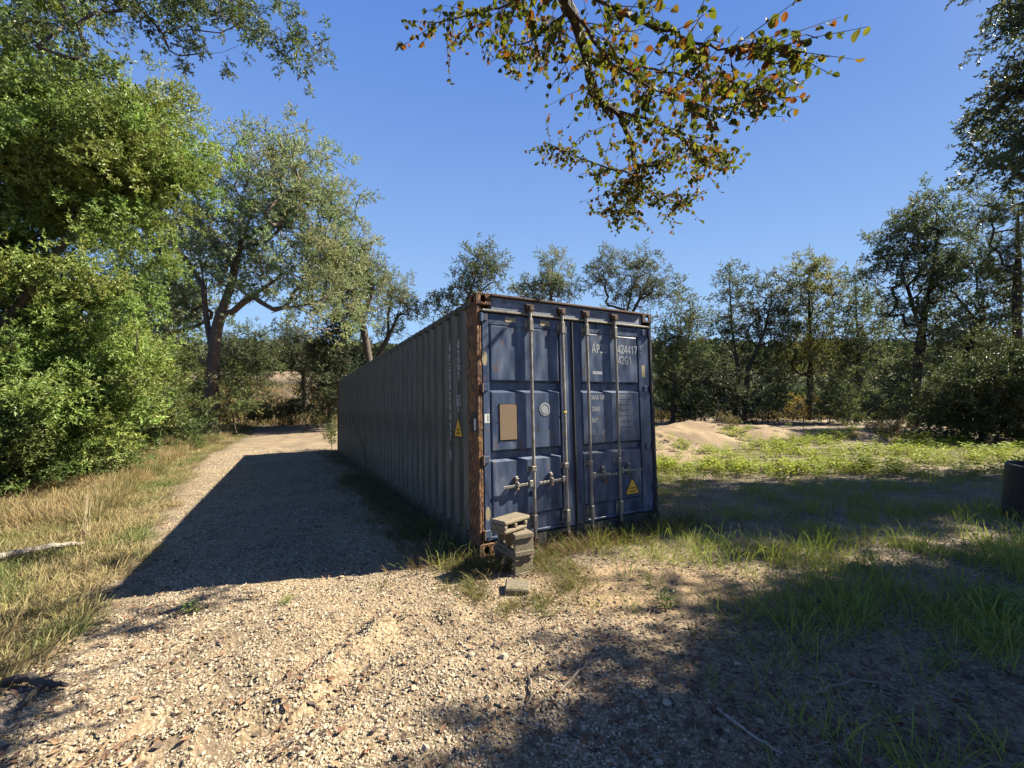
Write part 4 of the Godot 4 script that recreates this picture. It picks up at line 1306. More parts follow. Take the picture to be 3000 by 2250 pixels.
	tree("forked_tree", "thin forked tree with bare limbs behind the container roof", "tree", "", 0.170, [[G(-8.43, -29.00), Vector3(-9.40, 2.29, -29.05), Vector3(-8.75, 3.42, -29.09), Vector3(-7.94, 5.20, -29.16), Vector3(-7.62, 6.81, -29.21)], [Vector3(-8.59, 3.42, -29.09), Vector3(-8.65, 4.87, -29.14), Vector3(-8.43, 6.49, -29.20)], [Vector3(-7.94, 4.87, -29.14), Vector3(-7.14, 5.68, -29.17)]], [[Vector3(-7.94, 6.49, -29.20), Vector3(1.45, 1.29, 1.37)], [Vector3(-8.75, 7.45, -29.24), Vector3(1.13, 0.97, 1.05)], [Vector3(-6.98, 5.84, -29.18), Vector3(0.97, 1.13, 1.05)], [Vector3(-8.27, 4.55, -29.13), Vector3(1.13, 0.97, 1.05)]], 130, "mid", 208, 0.45, Color(0.272, 0.296, 0.184), {"clump": 0.4, "step": 0.5, "least": 0.016})
	tree("sapling", "leafy sapling by the container's far corner", "sapling", "", 0.012, [[G(-6.73, -15.50), Vector3(-6.74, -1.24, -15.41), Vector3(-6.77, -0.79, -15.43)]], [[Vector3(-6.73, -1.22, -15.41), Vector3(0.21, 0.45, 0.33)], [Vector3(-6.80, -0.79, -15.43), Vector3(0.17, 0.24, 0.21)]], 26, "mid", 31, 0.20, Color(0.144, 0.176, 0.048), {"shrub": true, "clump": 0.14, "step": 0.2})
	tree("tall_shrub_tree", "feathery tree top with yellow tinge above the container roof", "tree", "trees behind the container", 0.150, [[G(-3.21, -30.00), Vector3(-3.54, 3.99, -30.11), Vector3(-3.21, 6.33, -30.20), Vector3(-2.20, 9.33, -30.31)]], [[Vector3(-2.04, 9.33, -30.31), Vector3(1.40, 1.17, 1.29)], [Vector3(-2.71, 8.00, -30.26), Vector3(1.67, 1.17, 1.42)], [Vector3(-3.54, 6.66, -30.21), Vector3(1.67, 0.84, 1.25)], [Vector3(-1.20, 8.66, -30.28), Vector3(0.94, 0.94, 0.94)], [Vector3(-5.21, 6.16, -30.19), Vector3(1.50, 0.73, 1.12)]], 210, "mid", 389, 0.45, Color(0.160, 0.179, 0.072), {"clump": 0.4, "step": 0.5, "least": 0.014, "autumn": 0.03})
	tree("tall_shrub_tree", "upright feathery tree top in the middle above the roof", "tree", "trees behind the container", 0.150, [[G(2.90, -31.00), Vector3(2.90, 4.08, -31.12), Vector3(2.90, 6.84, -31.22), Vector3(3.07, 9.60, -31.32)]], [[Vector3(3.07, 9.08, -31.30), Vector3(1.31, 1.38, 1.35)], [Vector3(2.21, 7.53, -31.24), Vector3(1.90, 1.10, 1.50)], [Vector3(0.83, 7.01, -31.22), Vector3(1.38, 0.86, 1.12)], [Vector3(3.94, 7.53, -31.24), Vector3(1.31, 1.10, 1.21)]], 210, "mid", 345, 0.45, Color(0.272, 0.296, 0.184), {"clump": 0.38, "step": 0.5, "least": 0.014})
	tree("fan_tree", "fan shaped grey green tree with bare branches above the right of the roof", "tree", "trees behind the container", 0.200, [[G(8.42, -31.00), Vector3(8.49, 4.77, -31.14), Vector3(8.25, 6.84, -31.22), Vector3(7.73, 8.91, -31.29)], [Vector3(8.49, 4.77, -31.14), Vector3(9.63, 6.84, -31.22), Vector3(10.49, 8.91, -31.29)], [Vector3(8.49, 5.11, -31.15), Vector3(8.94, 7.53, -31.24), Vector3(8.77, 9.60, -31.32)]], [[Vector3(8.42, 9.25, -31.30), Vector3(2.07, 1.38, 1.73)], [Vector3(6.70, 8.56, -31.28), Vector3(1.38, 1.45, 1.42)], [Vector3(10.15, 8.22, -31.27), Vector3(1.90, 1.73, 1.81)], [Vector3(11.53, 7.18, -31.23), Vector3(1.73, 1.10, 1.42)], [Vector3(8.42, 6.84, -31.22), Vector3(1.73, 1.10, 1.42)]], 300, "mid", 532, 0.42, Color(0.152, 0.168, 0.099), {"clump": 0.36, "step": 0.5, "least": 0.016, "bark": Color(0.13, 0.115, 0.1)})
	tree("tall_shrub_tree", "loose green tree beside the container's right top corner", "tree", "trees right of the container", 0.140, [[G(10.49, -27.00), Vector3(10.58, 0.70, -26.99), Vector3(10.79, 4.94, -27.14)]], [[Vector3(10.34, 3.73, -27.10), Vector3(1.35, 1.50, 1.43)], [Vector3(10.04, 1.63, -27.03), Vector3(1.20, 1.80, 1.50)], [Vector3(11.24, 4.94, -27.14), Vector3(1.20, 1.20, 1.20)], [Vector3(11.55, 2.53, -27.06), Vector3(0.90, 1.50, 1.20)]], 190, "mid", 391, 0.45, Color(0.136, 0.160, 0.072), {"clump": 0.42, "step": 0.5, "least": 0.014})
	tree("slender_tree", "first slender open tree right of the container", "tree", "trees along the right bank", 0.150, [[G(16.17, -30.00), Vector3(16.37, 1.32, -30.02), Vector3(15.83, 4.66, -30.14), Vector3(15.67, 8.33, -30.27)], [Vector3(16.17, 2.32, -30.05), Vector3(15.00, 3.99, -30.11), Vector3(14.67, 4.99, -30.15)]], [[Vector3(16.00, 6.66, -30.21), Vector3(1.07, 2.00, 1.54)], [Vector3(15.67, 8.33, -30.27), Vector3(0.80, 0.87, 0.84)], [Vector3(16.50, 4.66, -30.14), Vector3(1.50, 1.50, 1.50)], [Vector3(15.17, 3.99, -30.11), Vector3(1.00, 1.34, 1.17)], [Vector3(16.17, 1.99, -30.04), Vector3(1.50, 1.34, 1.42)]], 180, "mid", 340, 0.45, Color(0.120, 0.136, 0.058), {"clump": 0.42, "step": 0.5, "least": 0.016})
	tree("slender_tree", "second slender tree leaning right towards the broad one", "tree", "trees along the right bank", 0.170, [[G(16.21, -29.00), Vector3(16.44, 1.32, -29.02), Vector3(17.57, 3.90, -29.11), Vector3(18.15, 6.49, -29.20), Vector3(17.73, 7.78, -29.25)]], [[Vector3(17.57, 7.45, -29.24), Vector3(0.81, 0.97, 0.89)], [Vector3(17.89, 5.84, -29.18), Vector3(1.29, 1.29, 1.29)], [Vector3(17.57, 3.90, -29.11), Vector3(1.29, 1.45, 1.37)], [Vector3(18.86, 4.87, -29.14), Vector3(0.97, 1.29, 1.13)], [Vector3(17.57, 1.81, -29.03), Vector3(1.45, 1.29, 1.37)]], 170, "mid", 300, 0.45, Color(0.128, 0.136, 0.054), {"clump": 0.42, "step": 0.5, "least": 0.016})
	tree("broad_tree", "broad olive topped tree on a dark straight trunk", "tree", "trees along the right bank", 0.200, [[G(20.80, -29.00), Vector3(20.80, 0.03, -28.97), Vector3(20.86, 3.26, -29.09), Vector3(20.63, 7.78, -29.25)]], [[Vector3(20.31, 8.10, -29.26), Vector3(1.45, 1.29, 1.37)], [Vector3(21.44, 7.78, -29.25), Vector3(1.29, 1.23, 1.26)], [Vector3(20.63, 6.16, -29.19), Vector3(2.42, 1.45, 1.94)], [Vector3(20.63, 3.90, -29.11), Vector3(2.26, 1.45, 1.86)], [Vector3(19.83, 2.29, -29.05), Vector3(1.61, 1.29, 1.45)], [Vector3(21.60, 1.81, -29.03), Vector3(1.61, 1.29, 1.45)]], 330, "mid", 685, 0.46, Color(0.272, 0.264, 0.096), {"clump": 0.45, "step": 0.5, "least": 0.018, "bark": Color(0.05, 0.042, 0.036)})
	tree("broad_tree", "smaller dark tree between the broad tree and the tall right one", "tree", "trees along the right bank", 0.170, [[G(22.61, -27.00), Vector3(22.51, 1.51, -27.02), Vector3(22.29, 6.74, -27.21)]], [[Vector3(22.37, 4.94, -27.14), Vector3(1.80, 1.35, 1.58)], [Vector3(22.67, 3.13, -27.08), Vector3(1.95, 1.65, 1.80)], [Vector3(21.77, 1.33, -27.01), Vector3(1.65, 1.50, 1.58)], [Vector3(22.37, 6.74, -27.21), Vector3(0.90, 0.75, 0.83)]], 250, "mid", 419, 0.46, Color(0.140, 0.165, 0.080), {"clump": 0.45, "step": 0.5, "least": 0.018, "bark": Color(0.05, 0.042, 0.036)})
	tree("tall_tree", "tallest dark tree with ragged wide crown at the right", "tree", "trees along the right bank", 0.230, [[G(21.29, -22.00), Vector3(21.41, 0.86, -21.99), Vector3(21.66, 3.31, -22.08), Vector3(22.15, 6.00, -22.18), Vector3(22.64, 9.18, -22.30)], [Vector3(21.70, 3.31, -22.08), Vector3(20.92, 5.75, -22.17), Vector3(19.94, 7.47, -22.23)], [Vector3(21.90, 5.02, -22.14), Vector3(23.13, 7.22, -22.22)]], [[Vector3(22.88, 9.92, -22.32), Vector3(1.59, 1.10, 1.35)], [Vector3(21.66, 8.94, -22.29), Vector3(1.71, 1.22, 1.47)], [Vector3(20.31, 7.71, -22.24), Vector3(1.59, 0.86, 1.22)], [Vector3(23.13, 8.20, -22.26), Vector3(1.59, 1.35, 1.47)], [Vector3(21.41, 6.24, -22.19), Vector3(2.20, 1.47, 1.84)], [Vector3(19.45, 6.98, -22.22), Vector3(1.10, 0.49, 0.80)], [Vector3(21.66, 4.04, -22.11), Vector3(2.08, 1.47, 1.78)], [Vector3(22.88, 6.24, -22.19), Vector3(1.47, 1.47, 1.47)]], 460, "mid", 777, 0.46, Color(0.140, 0.165, 0.080), {"clump": 0.46, "step": 0.5, "least": 0.018, "holes": 0.2, "bark": Color(0.06, 0.05, 0.042)})
	tree("many_stemmed_tree", "dark many stemmed tree behind the big right bush", "tree", "trees along the right bank", 0.180, [[G(21.47, -20.00), Vector3(21.58, 0.69, -19.99), Vector3(21.91, 2.24, -20.04), Vector3(22.58, 4.02, -20.11)], [Vector3(21.51, 0.24, -19.97), Vector3(21.02, 1.80, -20.03), Vector3(20.58, 2.69, -20.06)], [Vector3(21.65, 0.46, -19.98), Vector3(22.69, 2.24, -20.04), Vector3(23.25, 3.58, -20.09)]], [[Vector3(22.58, 4.91, -20.14), Vector3(1.56, 1.34, 1.45)], [Vector3(21.47, 3.13, -20.08), Vector3(1.56, 1.11, 1.34)], [Vector3(23.25, 3.13, -20.08), Vector3(1.56, 1.34, 1.45)], [Vector3(20.58, 2.24, -20.04), Vector3(1.11, 0.89, 1.00)], [Vector3(22.36, 6.69, -20.20), Vector3(1.11, 1.00, 1.06)]], 330, "mid", 389, 0.44, Color(0.140, 0.165, 0.080), {"clump": 0.45, "step": 0.5, "least": 0.018, "holes": 0.2, "bark": Color(0.045, 0.038, 0.034)})
	tree("pine_tree", "pine with bare straight trunk at the right edge", "tree", "", 0.160, [[G(23.06, -19.00), Vector3(23.06, 2.20, -19.04), Vector3(23.10, 5.59, -19.16), Vector3(23.15, 8.97, -19.29)]], [[Vector3(23.15, 8.12, -19.25), Vector3(1.27, 1.27, 1.27)], [Vector3(22.51, 6.43, -19.19), Vector3(0.85, 0.63, 0.74)], [Vector3(23.78, 6.01, -19.18), Vector3(1.48, 1.06, 1.27)], [Vector3(22.72, 9.18, -19.29), Vector3(0.63, 0.85, 0.74)]], 150, "needle", 283, 0.40, Color(0.080, 0.104, 0.045), {"clump": 0.4, "step": 0.5, "least": 0.015, "bark": Color(0.09, 0.07, 0.06)})
	tree("shrub", "big dark glossy bush at the right edge of the clearing", "shrub", "", 0.060, [[G(15.81, -14.00), Vector3(16.00, -0.05, -13.96), Vector3(16.46, 1.37, -14.01)]], [[Vector3(15.81, 0.44, -13.97), Vector3(1.48, 1.17, 1.33)], [Vector3(16.90, 1.37, -14.01), Vector3(1.09, 1.40, 1.25)], [Vector3(14.87, -0.18, -13.95), Vector3(0.94, 0.78, 0.86)], [Vector3(16.74, -0.50, -13.94), Vector3(1.25, 0.78, 1.01)], [Vector3(17.99, 0.59, -13.98), Vector3(1.40, 1.71, 1.56)]], 280, "mid", 1169, 0.33, Color(0.080, 0.099, 0.038), {"shrub": true, "clump": 0.36, "step": 0.3})
	tree("shrub", "green undergrowth bush next to the container's right edge", "shrub", "undergrowth along the right bank", 0.040, [[G(10.34, -27.00), Vector3(10.48, -1.47, -26.91), Vector3(10.79, -0.47, -26.95)]], [[Vector3(10.34, -0.47, -26.95), Vector3(1.44, 1.56, 1.50)], [Vector3(11.24, -1.07, -26.93), Vector3(1.50, 1.20, 1.35)]], 150, "mid", 201, 0.45, Color(0.096, 0.120, 0.045), {"shrub": true, "clump": 0.45, "step": 0.4})
	tree("shrub", "grey green bush behind the sand mound", "shrub", "undergrowth along the right bank", 0.040, [[G(12.71, -26.00), Vector3(12.93, -1.27, -25.92), Vector3(13.43, -0.11, -25.96)]], [[Vector3(12.57, -0.11, -25.96), Vector3(1.74, 1.88, 1.81)], [Vector3(14.30, -0.69, -25.94), Vector3(1.59, 1.45, 1.52)]], 150, "mid", 276, 0.45, Color(0.088, 0.104, 0.051), {"shrub": true, "clump": 0.45, "step": 0.4})
	tree("shrub", "dark shrub between the slender trees and the broad one", "shrub", "undergrowth along the right bank", 0.040, [[G(16.66, -27.00), Vector3(16.75, -1.06, -26.93), Vector3(16.96, 0.43, -26.98)]], [[Vector3(16.66, -0.71, -26.94), Vector3(1.95, 1.26, 1.61)], [Vector3(17.26, 0.43, -26.98), Vector3(1.20, 0.90, 1.05)]], 150, "mid", 176, 0.45, Color(0.150, 0.180, 0.080), {"shrub": true, "clump": 0.45, "step": 0.4})
	tree("shrub", "dark shrub right of the broad tree's trunk", "shrub", "undergrowth along the right bank", 0.040, [[G(19.04, -25.00), Vector3(19.25, -1.26, -24.92), Vector3(19.74, -0.33, -24.95)]], [[Vector3(19.32, -0.33, -24.95), Vector3(1.67, 1.39, 1.53)], [Vector3(20.15, -1.17, -24.92), Vector3(1.39, 0.97, 1.18)]], 150, "mid", 182, 0.45, Color(0.150, 0.180, 0.080), {"shrub": true, "clump": 0.45, "step": 0.4})
	tree("shrub", "shadowed shrub before the tall right tree", "shrub", "undergrowth along the right bank", 0.040, [[G(18.68, -21.00), Vector3(18.89, -0.59, -20.94), Vector3(19.39, 0.88, -20.99)]], [[Vector3(18.68, -0.29, -20.95), Vector3(1.52, 1.17, 1.34)], [Vector3(19.97, -0.52, -20.94), Vector3(1.29, 1.17, 1.23)], [Vector3(19.50, 0.88, -20.99), Vector3(1.17, 1.05, 1.11)]], 150, "mid", 223, 0.45, Color(0.150, 0.180, 0.080), {"shrub": true, "clump": 0.45, "step": 0.4})
	tree("shrub", "shrub joining the big right bush", "shrub", "undergrowth along the right bank", 0.040, [[G(17.62, -17.50), Vector3(17.56, -0.53, -17.44), Vector3(17.42, 0.58, -17.48)]], [[Vector3(17.62, -0.39, -17.45), Vector3(0.97, 0.88, 0.93)], [Vector3(17.23, 0.58, -17.48), Vector3(0.78, 0.78, 0.78)]], 150, "mid", 72, 0.45, Color(0.072, 0.088, 0.038), {"shrub": true, "clump": 0.45, "step": 0.4})
	tree("shrub", "far bush low behind the container's right edge", "shrub", "undergrowth along the right bank", 0.040, [[G(11.91, -33.00), Vector3(12.02, -1.90, -32.90), Vector3(12.27, -1.26, -32.92)]], [[Vector3(12.27, -1.55, -32.91), Vector3(2.20, 1.32, 1.76)], [Vector3(14.48, -1.55, -32.91), Vector3(1.84, 1.25, 1.54)], [Vector3(10.07, -1.26, -32.92), Vector3(1.84, 1.47, 1.65)]], 150, "mid", 392, 0.45, Color(0.150, 0.180, 0.080), {"shrub": true, "clump": 0.45, "step": 0.4})
	tree("shrub", "far bush filling the gap behind the slender trees", "shrub", "undergrowth along the right bank", 0.040, [[G(18.89, -33.00), Vector3(19.11, -1.91, -32.90), Vector3(19.62, -1.33, -32.92)]], [[Vector3(18.15, -1.48, -32.92), Vector3(2.20, 1.32, 1.76)], [Vector3(21.09, -1.33, -32.92), Vector3(2.20, 1.32, 1.76)]], 150, "mid", 289, 0.45, Color(0.150, 0.180, 0.080), {"shrub": true, "clump": 0.45, "step": 0.4})
	tree("shrub", "far bush behind the broad tree's trunk", "shrub", "undergrowth along the right bank", 0.040, [[G(22.59, -32.00), Vector3(23.07, -1.82, -31.90), Vector3(24.19, -1.18, -31.93)]], [[Vector3(22.95, -1.32, -31.92), Vector3(2.49, 1.21, 1.85)], [Vector3(25.44, -1.18, -31.93), Vector3(2.14, 1.28, 1.71)]], 150, "mid", 286, 0.45, Color(0.150, 0.180, 0.080), {"shrub": true, "clump": 0.45, "step": 0.4})
	tree("shrub", "far bush behind the smaller dark tree", "shrub", "undergrowth along the right bank", 0.040, [[G(25.52, -30.00), Vector3(26.02, -1.68, -29.91), Vector3(27.19, -1.02, -29.93)]], [[Vector3(25.86, -1.08, -29.93), Vector3(2.34, 1.27, 1.80)], [Vector3(28.53, -1.02, -29.93), Vector3(2.00, 1.34, 1.67)]], 150, "mid", 280, 0.45, Color(0.150, 0.180, 0.080), {"shrub": true, "clump": 0.45, "step": 0.4})
	tree("shrub", "far bush behind the many stemmed tree", "shrub", "undergrowth along the right bank", 0.040, [[G(27.33, -26.00), Vector3(27.68, -1.26, -25.92), Vector3(28.49, -0.40, -25.95)]], [[Vector3(27.33, -0.55, -25.95), Vector3(2.03, 1.22, 1.62)], [Vector3(29.65, -0.40, -25.95), Vector3(2.32, 1.27, 1.80)]], 150, "mid", 268, 0.45, Color(0.150, 0.180, 0.080), {"shrub": true, "clump": 0.45, "step": 0.4})
	tree("shrub", "distant thicket bush seen past the container's right top corner", "shrub", "undergrowth along the right bank", 0.040, [[G(12.94, -37.00), Vector3(13.25, -1.16, -36.93), Vector3(13.97, 0.68, -37.00)]], [[Vector3(12.94, 0.68, -37.00), Vector3(2.27, 1.65, 1.96)], [Vector3(15.00, 0.27, -36.98), Vector3(1.65, 1.48, 1.57)]], 150, "mid", 306, 0.45, Color(0.150, 0.180, 0.080), {"shrub": true, "clump": 0.45, "step": 0.4})
	tree("shrub", "distant thicket bush between the container and the first slender tree", "shrub", "undergrowth along the right bank", 0.040, [[G(17.60, -36.00), Vector3(17.72, -1.09, -35.93), Vector3(18.00, 0.82, -36.00)]], [[Vector3(17.00, 0.82, -36.00), Vector3(2.00, 1.68, 1.84)], [Vector3(19.00, 0.50, -35.99), Vector3(1.80, 1.52, 1.66)]], 150, "mid", 303, 0.45, Color(0.150, 0.180, 0.080), {"shrub": true, "clump": 0.45, "step": 0.4})
	tree("shrub", "distant thicket bush right of the leaning slender tree", "shrub", "undergrowth along the right bank", 0.040, [[G(24.06, -37.00), Vector3(24.03, -1.10, -36.93), Vector3(23.96, 0.80, -37.00)]], [[Vector3(22.83, 0.68, -37.00), Vector3(2.27, 1.65, 1.96)], [Vector3(25.09, 0.80, -37.00), Vector3(1.85, 1.65, 1.75)]], 150, "mid", 337, 0.45, Color(0.150, 0.180, 0.080), {"shrub": true, "clump": 0.45, "step": 0.4})
	tree("shrub", "distant thicket bush behind the smaller dark tree", "shrub", "undergrowth along the right bank", 0.040, [[G(29.02, -36.00), Vector3(29.02, -1.07, -35.93), Vector3(29.02, 0.82, -36.00)]], [[Vector3(27.82, 0.82, -36.00), Vector3(2.20, 1.68, 1.94)], [Vector3(30.23, 0.70, -36.00), Vector3(2.00, 1.68, 1.84)]], 150, "mid", 351, 0.45, Color(0.150, 0.180, 0.080), {"shrub": true, "clump": 0.45, "step": 0.4})
	tree("shrub", "distant thicket bush left of the tall tree's trunk", "shrub", "undergrowth along the right bank", 0.040, [[G(31.02, -33.00), Vector3(31.18, -0.88, -32.94), Vector3(31.57, 1.13, -33.01)]], [[Vector3(30.28, 1.02, -33.01), Vector3(2.02, 1.65, 1.84)], [Vector3(32.85, 1.13, -33.01), Vector3(2.02, 1.76, 1.89)]], 150, "mid", 342, 0.45, Color(0.150, 0.180, 0.080), {"shrub": true, "clump": 0.45, "step": 0.4})
	tree("shrub", "distant thicket bush left of the pine", "shrub", "undergrowth along the right bank", 0.040, [[G(32.42, -29.00), Vector3(32.57, -0.59, -28.95), Vector3(32.91, 1.48, -29.02)]], [[Vector3(31.78, 1.32, -29.02), Vector3(1.94, 1.61, 1.78)], [Vector3(34.04, 1.48, -29.02), Vector3(1.78, 1.78, 1.78)]], 150, "mid", 311, 0.45, Color(0.150, 0.180, 0.080), {"shrub": true, "clump": 0.45, "step": 0.4})
	tree("sapling", "small sapling with yellow and orange leaves before the dark shrubs", "sapling", "", 0.020, [[G(15.48, -22.00), Vector3(15.42, -1.12, -21.92), Vector3(15.29, -0.24, -21.95)]], [[Vector3(15.41, -0.24, -21.95), Vector3(0.54, 0.39, 0.47)], [Vector3(15.16, -0.61, -21.94), Vector3(0.34, 0.24, 0.29)]], 36, "mid", 24, 0.30, Color(0.352, 0.256, 0.048), {"shrub": true, "clump": 0.25, "step": 0.3, "autumn": 0.3})
	tree("shrub", "dry grassy bush on top of the sand mound", "shrub", "", 0.012, [[G(8.78, -17.00), Vector3(8.78, -1.19, -16.92), Vector3(8.78, -0.87, -16.93)]], [[Vector3(8.97, -0.87, -16.93), Vector3(0.68, 0.23, 0.45)], [Vector3(8.59, -1.00, -16.92), Vector3(0.42, 0.19, 0.30)]], 40, "needle", 48, 0.22, Color(0.224, 0.200, 0.096), {"shrub": true, "clump": 0.15, "step": 0.2})
	tree("shrub", "pale dry bush left of the big right bush", "shrub", "", 0.012, [[G(14.22, -15.50), Vector3(14.11, -1.01, -15.42), Vector3(13.83, -0.79, -15.43)]], [[Vector3(14.14, -0.79, -15.43), Vector3(0.62, 0.38, 0.50)], [Vector3(13.53, -0.96, -15.42), Vector3(0.52, 0.28, 0.40)]], 50, "needle", 66, 0.24, Color(0.240, 0.184, 0.112), {"shrub": true, "clump": 0.18, "step": 0.2})
	tree("overhanging_oak", "oak whose twigs hang down across the upper left corner", "tree", "", 0.045, [[G(-11.09, -6.20), Vector3(-10.95, 3.47, -6.28), Vector3(-10.40, 7.61, -6.43), Vector3(-8.67, 8.71, -6.47), Vector3(-6.60, 8.44, -6.46), Vector3(-4.74, 8.23, -6.45), Vector3(-3.49, 7.95, -6.44)]], [[Vector3(-5.43, 5.52, -5.15), Vector3(0.61, 0.33, 0.47)], [Vector3(-5.03, 6.26, -5.78), Vector3(0.75, 0.31, 0.53)], [Vector3(-4.51, 6.19, -6.08), Vector3(0.53, 0.39, 0.46)], [Vector3(-4.05, 6.64, -6.39), Vector3(0.62, 0.35, 0.48)], [Vector3(-3.42, 6.50, -6.39), Vector3(0.48, 0.41, 0.45)], [Vector3(-3.15, 6.16, -6.38), Vector3(0.25, 0.35, 0.30)], [Vector3(-5.91, 7.33, -6.42), Vector3(1.38, 0.41, 0.90)], [Vector3(-4.32, 7.33, -6.42), Vector3(1.38, 0.41, 0.90)], [Vector3(-9.02, 7.61, -6.43), Vector3(1.73, 0.83, 1.28)]], 420, "near", 647, 0.19, Color(0.130, 0.170, 0.060), {"clump": 0.15, "step": 0.25, "droop": 0.8, "holes": 0.22, "thin": 0.6, "least": 0.003})
	tree("right_oak", "large oak whose twigs reach in at the upper right corner", "tree", "", 0.240, [[G(15.50, -8.50), Vector3(15.30, 3.00, -8.60), Vector3(15.00, 6.50, -8.80)], [Vector3(15.30, 4.00, -8.60), Vector3(12.80, 6.00, -8.60)]], [[Vector3(13.40, 7.30, -8.70), Vector3(2.80, 1.50, 1.80)], [Vector3(14.40, 8.80, -8.90), Vector3(2.80, 0.80, 1.40)], [Vector3(15.50, 5.60, -8.20), Vector3(2.20, 1.40, 1.60)], [Vector3(12.70, 5.20, -8.40), Vector3(1.60, 1.00, 1.30)], [Vector3(17.00, 7.60, -9.00), Vector3(3.00, 1.80, 2.60)], [Vector3(11.10, 8.30, -9.00), Vector3(0.90, 1.00, 0.80)], [Vector3(11.10, 6.40, -9.00), Vector3(0.80, 0.80, 0.80)], [Vector3(11.20, 9.70, -9.10), Vector3(1.20, 0.60, 0.80)], [Vector3(12.30, 10.30, -8.50), Vector3(0.90, 0.80, 0.35)], [Vector3(12.20, 9.90, -8.30), Vector3(0.80, 0.70, 0.30)], [Vector3(12.50, 10.70, -8.70), Vector3(0.80, 0.70, 0.30)]], 330, "mid", 2500, 0.42, Color(0.120, 0.140, 0.075), {"clump": 0.36, "step": 0.5, "least": 0.012, "droop": 0.2, "holes": 0.47})
	tree("shade_oak", "spreading oak beside the camera that shades the foreground", "tree", "", 0.200, [[G(10.50, -2.00), Vector3(10.40, 3.00, -2.20), Vector3(9.90, 5.50, -3.00)]], [[Vector3(10.00, 6.00, -3.90), Vector3(2.40, 1.50, 1.60)], [Vector3(7.60, 5.20, -3.95), Vector3(1.20, 0.80, 0.75)], [Vector3(10.80, 6.40, -2.20), Vector3(2.60, 1.50, 1.80)], [Vector3(8.40, 4.60, -2.20), Vector3(1.80, 1.10, 1.80)], [Vector3(11.50, 5.50, -4.60), Vector3(1.30, 1.00, 1.00)], [Vector3(8.50, 5.20, -0.60), Vector3(2.50, 1.40, 1.80)]], 260, "mid", 5000, 0.40, Color(0.080, 0.096, 0.045), {"clump": 0.34, "step": 0.5, "least": 0.012, "holes": 0.42})
	tree("shrub", "bush behind the bright tree at the far left", "shrub", "shrubs left of the track", 0.050, [[G(-25.67, -17.00), Vector3(-25.67, -0.64, -16.94), Vector3(-25.67, 1.36, -17.01)]], [[Vector3(-25.67, 1.36, -17.01), Vector3(2.84, 2.46, 2.65)], [Vector3(-23.40, 0.80, -16.99), Vector3(2.27, 1.89, 2.08)], [Vector3(-27.94, 0.61, -16.98), Vector3(2.27, 1.89, 2.08)]], 120, "mid", 705, 0.50, Color(0.140, 0.180, 0.070), {"shrub": true, "clump": 0.45, "step": 0.45})
	tree("shrub", "bush left of the verge beyond the bright tree", "shrub", "shrubs left of the track", 0.050, [[G(-22.96, -13.00), Vector3(-22.96, -0.42, -12.94), Vector3(-22.96, 1.38, -13.01)]], [[Vector3(-22.96, 1.38, -13.01), Vector3(2.17, 1.88, 2.03)], [Vector3(-21.22, 0.94, -12.99), Vector3(1.74, 1.45, 1.59)], [Vector3(-24.70, 0.80, -12.99), Vector3(1.74, 1.45, 1.59)]], 120, "mid", 412, 0.50, Color(0.140, 0.180, 0.070), {"shrub": true, "clump": 0.45, "step": 0.45})
	tree("shrub", "bush in the back between the bright tree and the oak", "shrub", "shrubs left of the track", 0.050, [[G(-27.42, -24.00), Vector3(-27.42, -0.85, -23.93), Vector3(-27.42, 1.34, -24.01)]], [[Vector3(-27.42, 1.34, -24.01), Vector3(4.01, 3.47, 3.74)], [Vector3(-24.21, 0.54, -23.98), Vector3(3.21, 2.67, 2.94)], [Vector3(-30.63, 0.27, -23.97), Vector3(3.21, 2.67, 2.94)]], 120, "mid", 1405, 0.50, Color(0.140, 0.180, 0.070), {"shrub": true, "clump": 0.45, "step": 0.45})
	far_wood()

func far_wood() -> void:
	# the wood on the far shore reads as one mass: crowns of small leaf faces
	rng.seed = 77
	var shapes := []
	var st := mesher()
	for k in 420:
		var d := rdir()
		var p := d * Vector3(0.5, 0.55, 0.5) * pow(rng.randf(), 0.3) + Vector3(0, 0.62, 0)
		p.x += 0.12 * sin(d.y * 7.0)
		var a := (rdir() * 0.5 + d).normalized()
		var v := rf(0.7, 1.3)
		leaf_shape(st, p, a, a.cross(rdir()).normalized(), rf(0.1, 0.2), rf(0.07, 0.12), 0.2, Color(v, v, v * 0.9))
	twig_shape(st, Vector3(0, -0.1, 0), Vector3(0, 0.7, 0), 0.03, Color(0.7, 0.6, 0.6))
	var m := st.commit()
	var where := []
	var tints := PackedColorArray()
	for k in 900:
		var x := rf(-330, 330)
		var f := rf(222, 330)
		if k < 260:
			f = rf(208, 232)
		var s := rf(8.0, 13.0)
		where.append(Transform3D(Basis(Vector3.UP, rf(0, TAU)).scaled(Vector3(s * rf(0.75, 1.1), s * rf(0.8, 1.2), s)), on_ground(x, -f)))
		tints.append(Color(0.055, 0.07, 0.035) * rf(0.75, 1.3))
	tag(scatter("far_wood", m, mat.leaf, where, tints), "blue green wood along the far shore of the lake", "wood", "", "stuff")

